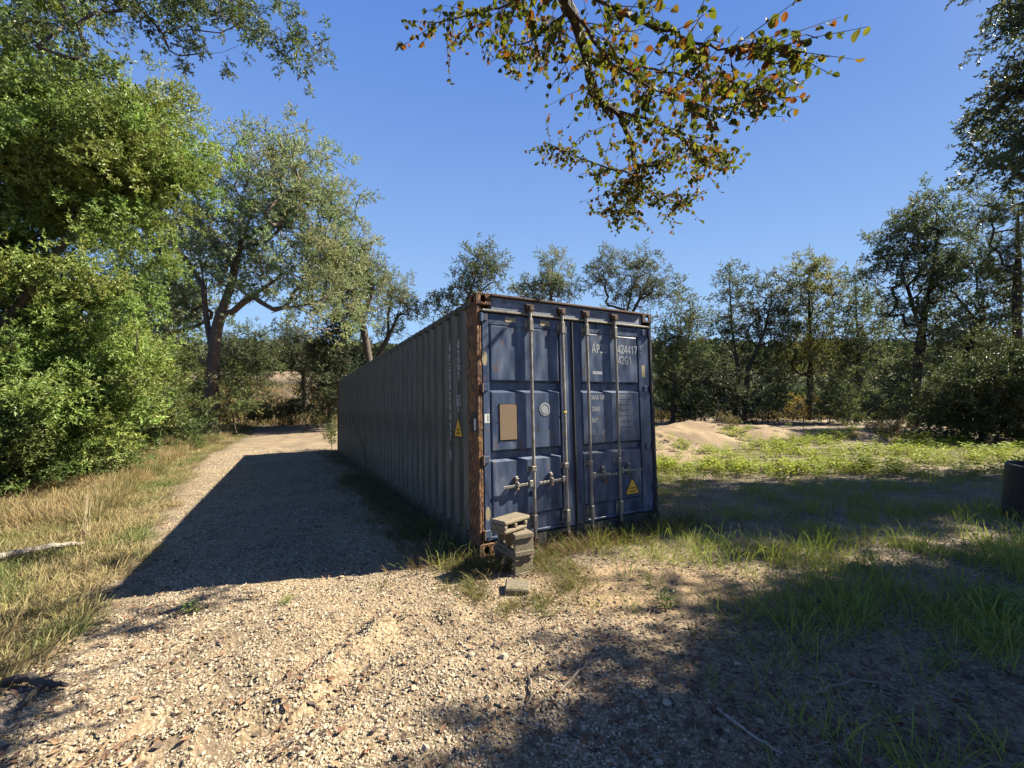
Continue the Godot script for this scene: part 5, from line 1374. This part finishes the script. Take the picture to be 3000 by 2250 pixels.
# ---------------------------------------------------------------- the branch that hangs into the picture
func round_leaf(l: float, w: float, c := Color.WHITE) -> ArrayMesh:
	var st := mesher()
	st.set_color(c)
	var rim := []
	for k in 9:
		var t := k / 8.0
		rim.append(Vector3(pow(sin(PI * t), 0.7) * w * 0.5, 0.14 * l * sin(t * PI) - 0.2 * l * t * t, t * l))
	for k in 8:
		for s: float in [-1.0, 1.0]:
			var a: Vector3 = rim[k] * Vector3(s, 1, 1)
			var b: Vector3 = rim[k + 1] * Vector3(s, 1, 1)
			var ca := Vector3(0, -0.2 * l * pow(k / 8.0, 2), rim[k].z)
			var cb := Vector3(0, -0.2 * l * pow((k + 1) / 8.0, 2), rim[k + 1].z)
			quad(st, ca, a, b, cb, Vector3.UP)
	var bs := 0.0012
	for p in [Vector3(-bs, 0, -0.016), Vector3(bs, 0, -0.016), Vector3(0, 0, 0.0)]: st.add_vertex(p)
	return st.commit()

func make_myrtle() -> void:
	rng.seed = 5150
	var root := base("leafy_branch_tree", on_ground(-0.81, 2.6))
	tag(root, "small tree whose branch of green and rust coloured leaves hangs overhead", "tree")
	var o := root.position
	var P := []
	# main limb over the camera and its side limbs
	var lines := [
		[[-0.6, -0.1, 2.6], [-0.55, 1.2, 2.3], [-0.35, 2.3, 1.3], [-0.05, 3.0, -0.4], [0.17, 3.3, -1.6], [0.255, 3.33, -2.17], [0.443, 3.33, -2.57], [0.52, 3.3, -2.8], [0.60, 3.27, -2.95], [0.78, 3.31, -3.12], [0.92, 3.27, -3.35], [1.08, 3.22, -3.7], [1.18, 3.25, -4.0]],
		[[0.27, 3.31, -2.2], [0.55, 3.1, -2.35], [0.85, 3.02, -2.45], [1.15, 2.9, -2.45], [1.36, 2.93, -2.38]],
		[[0.255, 3.3, -2.1], [0.7, 3.05, -2.05], [1.0, 2.95, -2.05], [1.25, 2.93, -2.02]],
		[[0.2, 3.3, -1.95], [0.1, 3.5, -2.4], [-0.2, 3.75, -2.8], [-0.6, 3.95, -3.15]],
		[[0.3, 3.33, -2.3], [0.15, 3.5, -2.7], [-0.1, 3.65, -3.0]],
		[[0.78, 3.31, -3.12], [1.1, 3.2, -3.1], [1.35, 3.1, -3.2], [1.6, 3.1, -3.5]],
		[[1.18, 3.25, -4.0], [0.9, 3.4, -4.15], [0.6, 3.6, -4.3], [0.35, 3.8, -4.45]],
		[[1.18, 3.25, -4.0], [1.35, 3.2, -4.2], [1.6, 3.15, -4.4], [1.9, 3.2, -4.5]],
		[[1.1, 3.23, -3.8], [1.4, 3.35, -3.9], [1.75, 3.55, -4.1], [2.15, 3.6, -4.25]],
		[[1.15, 3.23, -3.95], [1.05, 3.15, -4.3], [1.0, 3.1, -4.6]],
		[[1.18, 3.25, -4.0], [1.3, 3.3, -4.4], [1.3, 3.2, -4.75]],
		[[0.45, 3.33, -2.57], [0.9, 3.35, -2.75], [1.3, 3.3, -2.8], [1.6, 3.2, -2.75]],
	]
	var twigs := []
	for li in lines.size():
		var ln = lines[li]
		var path := []
		for q in ln: path.append(Vector3(q[0] * 1.35, 1.42 + (q[1] - 1.42) * 1.35 if q[1] > 2.0 else q[1], q[2] * 1.35 if q[2] < 0.0 else q[2]) - o)
		var r0 := 0.06 if li == 0 else 0.014
		var radii := []
		for k in path.size():
			radii.append(lerpf(0.075, 0.012, pow(k / float(path.size() - 1), 0.55)) if li == 0 else lerpf(r0, 0.004, k / float(path.size() - 1)))
		if li == 0:
			radii = [0.075, 0.07, 0.062, 0.056, 0.05, 0.045, 0.038, 0.035, 0.036, 0.03, 0.026, 0.022, 0.016]
		var m := limb(path, radii, 10 if li == 0 else 6, Color(0.06, 0.045, 0.036), 0.012 if li == 0 else 0.014)
		put("trunk" if li == 0 else "bough", m, mat.bark, root)
		# twigs off the limb
		for k in range(1 if li else 4, path.size()):
			var a: Vector3 = path[k - 1]
			var b: Vector3 = path[k]
			var n := 5 if li == 0 else 9
			if k == path.size() - 1: n += 5
			for j in n:
				var p := a.lerp(b, rng.randf())
				var d := ((b - a).normalized() * 0.6 + rdir() * Vector3(1, 0.55, 1) + Vector3(0, -0.2, 0)).normalized()
				twigs.append([p, p + d * rf(0.16, 0.55)])
	var st := mesher()
	st.set_color(Color(0.12, 0.08, 0.065))
	var leaf_at := []
	var more := []
	for t in twigs:
		var d: Vector3 = t[1] - t[0]
		if rng.randf() < 0.9:
			more.append([t[0] + d * rf(0.4, 0.8), t[0] + d * 0.6 + rdir() * rf(0.1, 0.27)])
	twigs.append_array(more)
	for t in twigs:
		var mid: Vector3 = t[0].lerp(t[1], 0.5) + rdir() * 0.02
		tube(st, [t[0], mid, t[1]], [0.004, 0.003, 0.0015], 4, false)
		var len: float = t[0].distance_to(t[1])
		var n := int(len / 0.03) + 1
		for k in n:
			var p: Vector3 = t[0].lerp(t[1], (k + 1.0) / n) + rdir() * 0.012
			if rng.randf() < 0.68: leaf_at.append(p)
	put("twigs", st.commit(), mat.twig, root)
	var shapes := [round_leaf(0.058, 0.044)]
	# nearest leaves singly, the rest together
	var eye := Vector3(0, 1.42, 0) - o
	leaf_at.sort_custom(func(a, b): return a.distance_squared_to(eye) < b.distance_squared_to(eye))
	var seen := 0
	var where := []
	var tints := PackedColorArray()
	var kinds := []
	var colors := [Color(0.105, 0.125, 0.018), Color(0.075, 0.095, 0.014), Color(0.165, 0.17, 0.02), Color(0.15, 0.1, 0.018), Color(0.16, 0.06, 0.015), Color(0.085, 0.1, 0.015), Color(0.1, 0.115, 0.016), Color(0.06, 0.075, 0.012), Color(0.12, 0.115, 0.018), Color(0.075, 0.09, 0.014)]
	var tinted := []
	for c in colors: tinted.append([round_leaf(0.06, 0.045, c), round_leaf(0.052, 0.04, c * 1.1), round_leaf(0.068, 0.048, c * 0.9)])
	for p in leaf_at:
		var down := Vector3(rng.randfn(), -0.9 + rng.randfn() * 0.6, rng.randfn()).normalized()
		var s := rf(0.7, 1.15)
		var bs := aim(down, rf(0, TAU))
		bs = Basis(bs.x, bs.z, bs.y) if rng.randf() < 0.5 else Basis(bs.z, bs.x, bs.y)
		if bs.determinant() < 0: bs.x = -bs.x
		var tf := Transform3D(bs.scaled(Vector3.ONE * s), p)
		var w: Vector3 = p + o
		var rel := Vector2(w.x / maxf(-w.z, 0.1), (w.y - 1.42) / maxf(-w.z, 0.1))
		var in_view := w.z < -0.3 and absf(rel.x) < 1.25 and rel.y < 0.9
		if w.z > -1.7 or rel.y > 1.05: continue
		var pick := rng.randi() % colors.size()
		if fine.get_noise_3dv(p * 2.2) > 0.25 and rng.randf() < 0.6: pick = 3 + rng.randi() % 2
		if in_view and seen < 300:
			seen += 1
			var l := put("leaf", tinted[pick][rng.randi() % 3], mat.thin_leaf, root)
			l.transform = tf
		else:
			where.append(tf)
			tints.append(colors[pick] * rf(0.85, 1.15))
	tag(scatter("foliage", shapes[0], mat.thin_leaf, where, tints, root), "", "", "", "stuff")

# ---------------------------------------------------------------- grass, weeds, gravel, litter
func tuft(blades: int, h: float, w: float, lean: float, spread: float) -> ArrayMesh:
	var st := mesher()
	for k in blades:
		var a := rf(0, TAU)
		var from := Vector3(cos(a), 0, sin(a)) * spread * sqrt(rng.randf())
		var dir := Vector3(cos(a) * lean * rf(0.2, 1.4) + rf(-0.2, 0.2), 1.0, sin(a) * lean * rf(0.2, 1.4) + rf(-0.2, 0.2)).normalized()
		var side := dir.cross(rdir()).normalized() * w * 0.5
		var len := h * rf(0.45, 1.15)
		var v := rf(0.7, 1.3)
		st.set_color(Color(v * rf(0.9, 1.2), v, v * rf(0.8, 1.05)))
		var p0 := from
		var p1 := from + dir * len * 0.5
		var bend := Vector3(dir.x, 0, dir.z) * len * rf(0.2, 0.7)
		var p2 := p1 + dir * len * 0.28 + bend * 0.35
		var p3 := p2 + dir * len * 0.14 + bend * 0.6 - Vector3(0, len * 0.06, 0)
		for q in [p0 - side, p0 + side, p1 + side, p0 - side, p1 + side, p1 - side, p1 - side, p1 + side, p2 + side * 0.7, p1 - side, p2 + side * 0.7, p2 - side * 0.7, p2 - side * 0.7, p2 + side * 0.7, p3]: st.add_vertex(q)
	return st.commit()

func weed(leaves: int, l: float, w: float, h: float) -> ArrayMesh:
	var st := mesher()
	twig_shape(st, Vector3.ZERO, Vector3(0, h, 0), 0.004, Color(0.8, 0.8, 0.5))
	for k in leaves:
		var y := h * (0.25 + 0.75 * k / leaves)
		var a := k * 2.4
		var d := Vector3(cos(a), rf(0.1, 0.6), sin(a)).normalized()
		var v := rf(0.8, 1.2)
		var st_at := Vector3(d.x * 0.03, y, d.z * 0.03)
		leaf_shape(st, st_at, d, d.cross(Vector3.UP).normalized(), l * rf(0.7, 1.2), w * rf(0.8, 1.2), 0.12, Color(v, v, v))
	return st.commit()

func inside_container(x: float, z: float, pad := 0.0) -> bool:
	var q := CB.inverse() * (Vector3(x, height(x, z), z) - CO)
	return q.x > -pad and q.x < 2.44 + pad and q.z < pad and q.z > -12.2 - pad

func make_ground_cover() -> void:
	rng.seed = 808
	# gravel
	var stones := [rock_mesh(1, 1), rock_mesh(2, 1), rock_mesh(3, 1)]
	var where := [[], [], []]
	var tints := [PackedColorArray(), PackedColorArray(), PackedColorArray()]
	for k in 470000:
		var f := 0.4 + 15.7 * pow(rng.randf(), 2.0)
		var x := rf(-1.4, 1.4) * maxf(f, 1.4)
		var z := -f
		var g := graveliness(x, z)
		var s0 := sandiness(x, z)
		var thin := 0.28 + 0.35 * ss(-0.2, 0.3, patch.get_noise_2d(x * 1.1, z * 1.1))
		if x < track_edge(f) - 0.15: thin = 0.02
		if rng.randf() > maxf(g * (0.5 + 0.5 * ss(-0.3, 0.2, patch.get_noise_2d(x * 0.7 + 5.0, z * 0.7) + 0.4 * fine.get_noise_2d(x * 3.0, z * 3.0))), thin * (1.0 - s0)) * (1.0 - 0.55 * s0): continue
		if inside_container(x, z, -0.05): continue
		var s := (0.0036 + 0.0075 * pow(rng.randf(), 3.6)) * (1.0 + 0.09 * f)
		if rng.randf() < 0.008: s *= 1.9
		var w := rng.randi() % 3
		where[w].append(Transform3D(Basis.from_euler(Vector3(rf(0, TAU), rf(0, TAU), rf(0, TAU))).scaled(Vector3(s, s * rf(0.6, 0.95), s * rf(0.7, 1.2))), on_ground(x, z, s * rf(-0.1, 0.45))))
		var v := rf(0.62, 1.2)
		var c := Color(0.40, 0.308, 0.192).lerp(Color(0.385, 0.33, 0.245), rng.randf()) * v
		if rng.randf() < 0.06: c = Color(0.2, 0.13, 0.065) * v
		c = c.lerp(Color(0.2, 0.16, 0.105) * v, 0.55 * (1.0 - g))
		tints[w].append(Color(c.r, c.g, c.b))
	for w in 3: tag(scatter("gravel", stones[w], mat.stone, where[w], tints[w]), ["crushed pale limestone gravel of the track", "rounded gravel stones of the track", "flat gravel chips of the track"][w], "gravel", "", "stuff")
	# fallen leaves
	var dead := mesher()
	for q in [[Vector3(0, 0, -0.5), Vector3(-0.22, 0.06, 0), Vector3(0, 0.02, 0.02)], [Vector3(0, 0, -0.5), Vector3(0, 0.02, 0.02), Vector3(0.22, 0.1, 0)], [Vector3(-0.22, 0.06, 0), Vector3(0, 0.09, 0.5), Vector3(0, 0.02, 0.02)], [Vector3(0.22, 0.1, 0), Vector3(0, 0.02, 0.02), Vector3(0, 0.09, 0.5)]]:
		for p in q: dead.add_vertex(p)
	var dw := []
	var dt := PackedColorArray()
	for k in 27000:
		var f := 0.6 + 9.6 * pow(rng.randf(), 1.7)
		var x := rf(-1.3, 1.3) * f
		if inside_container(x, -f, -0.02): continue
		var keep := 0.2 + 0.6 * ss(-0.1, 0.4, patch.get_noise_2d(x * 1.4 + 9.0, f * 1.4))
		keep += 0.5 * ss(-0.4, 0.6, x - 0.2) * (1.0 - ss(3.4, 5.0, f))
		keep *= 1.0 - 0.8 * sandiness(x, -f)
		if rng.randf() > keep: continue
		var s := rf(0.022, 0.055)
		dw.append(Transform3D(Basis.from_euler(Vector3(rf(-0.5, 0.5), rf(0, TAU), rf(-0.6, 0.6))).scaled(Vector3(s, s, s)), on_ground(x, -f, rf(0.004, 0.02))))
		dt.append([Color(0.15, 0.075, 0.035), Color(0.1, 0.058, 0.034), Color(0.2, 0.12, 0.06), Color(0.075, 0.048, 0.033), Color(0.14, 0.066, 0.032)][rng.randi() % 5] * rf(0.7, 1.2))
	tag(scatter("fallen_leaves", dead.commit(), mat.dead_leaf, dw, dt), "brown leaves fallen on the gravel and sand", "leaf litter", "", "stuff")
	# small twigs and stalks among the litter
	var tw := []
	var tt := PackedColorArray()
	var stickm := stick(Vector3(-0.5, 0, 0), Vector3(0.5, 0.02, 0), 0.014, 4)
	for k in 2600:
		var f := 1.2 + 8.0 * pow(rng.randf(), 1.5)
		var x := rf(-0.6, 1.3) * f
		if inside_container(x, -f, -0.02) or rng.randf() > 0.35 + 0.65 * ss(-0.2, 0.5, x): continue
		var s := rf(0.04, 0.2)
		tw.append(Transform3D(Basis.from_euler(Vector3(0, rf(0, TAU), rf(-0.2, 0.25))).scaled(Vector3(s, 0.12, 0.12)), on_ground(x, -f, 0.012)))
		tt.append(Color(0.2, 0.155, 0.11) * rf(0.5, 1.5))
	tag(scatter("litter_twigs", stickm, mat.dead_leaf, tw, tt), "small broken twigs strewn over the ground", "twigs", "", "stuff")
	# grass of the left verge: green, straw and reddish
	var gr := [tuft(20, 0.15, 0.005, 0.6, 0.15), tuft(16, 0.3, 0.005, 0.4, 0.12), tuft(24, 0.1, 0.005, 1.4, 0.15)]
	var gw := [[], [], []]
	var gt := [PackedColorArray(), PackedColorArray(), PackedColorArray()]
	for k in 30000:
		var f := 1.2 + 27.0 * pow(rng.randf(), 1.6)
		var e := track_edge(f) - 0.3 - 0.02 * f + 0.3 * patch.get_noise_2d(f * 0.8, 3.0)
		var x := e - 7.0 * pow(rng.randf(), 1.5) * (0.35 + f * 0.06) + 0.25
		var d := e - x
		if rng.randf() > 0.25 + 0.75 * ss(-0.15, 0.7, d + 0.5 * patch.get_noise_2d(x * 1.2, f * 1.2)): continue
		var kind := 2 if f < 5.5 or d < 0.5 else (1 if rng.randf() < 0.6 else 0)
		if f < 5.5 and rng.randf() < 0.22: kind = 0
		var s := rf(0.6, 1.2) * (1.0 if f < 8.0 else 1.2)
		gw[kind].append(Transform3D(Basis(Vector3.UP, rf(0, TAU)).rotated(Vector3(1, 0, 0), rf(-0.25, 0.25)).scaled(Vector3.ONE * s), on_ground(x, -f, -0.01)))
		var n := patch.get_noise_2d(x * 0.7 + 20.0, f * 0.7)
		var c := Color(0.16, 0.19, 0.065).lerp(Color(0.36, 0.29, 0.155), ss(-0.4, 0.2, n + rf(-0.2, 0.2)))
		if f > 4.5 and f < 16.0 and d > 0.2: c = c.lerp(Color(0.3, 0.19, 0.1), 0.45 * rng.randf())
		gt[kind].append(c * rf(0.8, 1.15))
	for k in 3: tag(scatter("verge_grass", gr[k], mat.grass, gw[k], gt[k]), ["green and straw coloured grass of the left verge", "tall dry grass along the left edge of the track", "short matted grass at the near left"][k], "grass", "", "stuff")
	# grass on the right: green tufts in patches
	var rg := [tuft(12, 0.14, 0.004, 0.5, 0.1), tuft(9, 0.24, 0.0045, 0.5, 0.08), tuft(12, 0.09, 0.004, 1.3, 0.12)]
	var rw := [[], [], []]
	var rt := [PackedColorArray(), PackedColorArray(), PackedColorArray()]
	for k in 26000:
		var f := 1.5 + 11.0 * pow(rng.randf(), 1.25)
		var x := rf(-0.2, 1.3) * f
		if inside_container(x, -f, 0.0): continue
		var n := patch.get_noise_2d(x * 0.75 + 40.0, f * 0.75)
		var want := ss(0.05, 0.45, n + 0.12 * ss(1.0, 2.6, x) + 0.05 * ss(3.0, 4.5, f) - 0.3 * ss(0.9, 0.2, x) - 0.4 * ss(2.6, 1.8, f)) * 0.36 + 0.1 * ss(3.0, 4.2, f) * ss(-0.3, 0.1, fine.get_noise_2d(x * 1.3, f * 1.3)) + 0.03 * ss(0.8, 1.6, x)
		want = maxf(want, 0.34 * (1.0 - ss(0.5, 1.3, Vector2((x - 1.5) / 0.75, (f - 4.0) / 0.35).length())))
		want = maxf(want, 0.42 * (1.0 - ss(0.4, 1.3, Vector2((x - 2.25) / 0.9, (f - 2.95) / 0.5).length())))
		want *= 1.0 - sandiness(x, -f)
		if rng.randf() > want: continue
		var kind := 1 if rng.randf() < 0.3 else (0 if rng.randf() < 0.7 else 2)
		var s := rf(0.6, 1.2)
		rw[kind].append(Transform3D(Basis(Vector3.UP, rf(0, TAU)).rotated(Vector3(1, 0, 0), rf(-0.2, 0.2)).scaled(Vector3.ONE * s), on_ground(x, -f, -0.01)))
		rt[kind].append(Color(0.25, 0.33, 0.06).lerp(Color(0.38, 0.34, 0.13), rng.randf() * 0.6) * rf(0.8, 1.2))
	for k in 3: tag(scatter("clearing_grass", rg[k], mat.grass, rw[k], rt[k]), ["green grass tufts growing over the right half of the clearing", "taller green grass blades on the right", "low sprawling grass on the right"][k], "grass", "", "stuff")
	# dry reddish weeds along the foot of the doors and the long side
	var fw := []
	var ft := PackedColorArray()
	for k in 900:
		var q: Vector3
		if k < 220: q = CO + CB * Vector3(rf(-0.25, 2.9), 0, 0.04 + absf(rng.randfn()) * 0.2)
		else: q = CO + CB * Vector3(-0.05 - absf(rng.randfn()) * 0.28, 0, rf(-6.0, 0.1) if k < 800 else rf(-12.5, -6.0))
		fw.append(Transform3D(Basis(Vector3.UP, rf(0, TAU)).scaled(Vector3.ONE * rf(0.5, 1.05)), on_ground(q.x, q.z, -0.01)))
		ft.append(Color(0.22, 0.15, 0.09).lerp(Color(0.16, 0.18, 0.06), ss(0.35, 0.7, rng.randf())) * rf(0.7, 1.2))
	for k in 200:   # round the block stack and the paver
		var a := rf(0, TAU)
		var r := 0.3 + absf(rng.randfn()) * 0.14
		var x := 0.05 + cos(a) * r * 1.2
		var z := -3.42 + sin(a) * r
		fw.append(Transform3D(Basis(Vector3.UP, rf(0, TAU)).scaled(Vector3.ONE * rf(0.35, 0.7)), on_ground(x, z, -0.01)))
		ft.append(Color(0.13, 0.16, 0.045).lerp(Color(0.25, 0.2, 0.09), rng.randf()) * rf(0.8, 1.2))
	tag(scatter("foot_weeds", tuft(20, 0.2, 0.005, 0.8, 0.1), mat.grass, fw, ft), "dry reddish weeds along the foot of the container", "weeds", "", "stuff")
	# yellow green broad leaved weeds in the sun
	var yw := []
	var yt := PackedColorArray()
	var ym := weed(14, 0.1, 0.06, 0.24)
	for k in 8000:
		var f := rf(7.3, 16.5)
		var x := rf(0.22, 1.3) * f
		if inside_container(x, -f, 0.1): continue
		var n := patch.get_noise_2d(x * 0.4 + 70.0, f * 0.6)
		var want := ss(-0.12, 0.35, n + 0.3 * fine.get_noise_2d(x * 2.0, f * 2.0)) * (0.35 + 0.65 * ss(7.6, 8.8, f)) * (1.0 - ss(14.5, 16.5, f - 0.1 * x))
		var sandy := sandiness(x, -f)
		if x < 8.0: want *= 1.0 - 0.92 * sandy
		want *= 1.0 - ss(0.4, 1.0, 1.0 - Vector2((x - 8.5) / 2.6, (f - 8.3) / 0.7).length())
		if rng.randf() > want: continue
		yw.append(Transform3D(Basis(Vector3.UP, rf(0, TAU)).rotated(Vector3(0, 0, 1), rf(-0.2, 0.2)).scaled(Vector3.ONE * (0.3 + 0.95 * pow(rng.randf(), 1.8))), on_ground(x, -f)))
		yt.append(Color(0.3, 0.34, 0.014).lerp(Color(0.2, 0.26, 0.02), rng.randf()) * rf(0.85, 1.15))
	tag(scatter("yellow_weeds", ym, mat.grass, yw, yt), "yellow green weeds lit by the sun across the back of the clearing", "weeds", "", "stuff")
	# brown reeds of the marsh before the lake
	var mw := []
	var mt := PackedColorArray()
	var mm := tuft(30, 0.75, 0.03, 0.3, 0.5)
	for k in 5200:
		var f := 28.0 + 66.0 * pow(rng.randf(), 1.3)
		var x := rf(-1.35, 1.35) * f
		if f > shore(x) - 2.0: continue
		if x > -8.0 and f < 40.0 and rng.randf() < 0.7: continue
		mw.append(Transform3D(Basis(Vector3.UP, rf(0, TAU)).scaled(Vector3.ONE * rf(0.6, 1.3)), on_ground(x, -f)))
		mt.append(Color(0.3, 0.2, 0.11).lerp(Color(0.2, 0.17, 0.08), rng.randf()) * rf(0.8, 1.2))
	tag(scatter("marsh_grass", mm, mat.grass, mw, mt), "brown marsh grass between the trees and the lake", "marsh grass", "", "stuff")
	# single leafy weeds that one can tell apart
	var spots := [[1.12, -2.94, 0.95, "leafy green weed on the sunlit sand patch"], [3.3, -2.72, 1.3, "tall light green weed near the right edge of the foreground"], [2.9, -2.45, 0.9, "light green weed in the shade at the lower right"], [-2.35, -2.95, 0.6, "small sprig at the tip of the container's shadow"], [-1.7, -3.1, 0.55, "second sprig along the near edge of the container's shadow"], [-2.25, -6.7, 1.3, "sapling weed standing in the shaded track"], [-0.75, -4.3, 0.6, "small weed in the shade near the rusty corner"], [2.35, -2.2, 0.8, "low leafy weed in the shaded gravel at the lower right"]]
	var wm := weed(12, 0.06, 0.022, 0.16)
	for s in spots:
		var o := base("leafy_weed", on_ground(s[0], s[1]))
		tag(o, s[3], "weed", "single weeds on the gravel")
		for k in 5:
			var l := put("stem", wm, mat.grass, o)
			l.transform = Transform3D(aim(Vector3(rf(-0.5, 0.5), 1, rf(-0.5, 0.5)), rf(0, TAU)).scaled(Vector3.ONE * s[2] * rf(0.6, 1.1)), Vector3(rf(-0.04, 0.04), 0, rf(-0.04, 0.04)))
			l.material_override = mat.weed_green if s[1] != -6.7 else mat.weed_dull
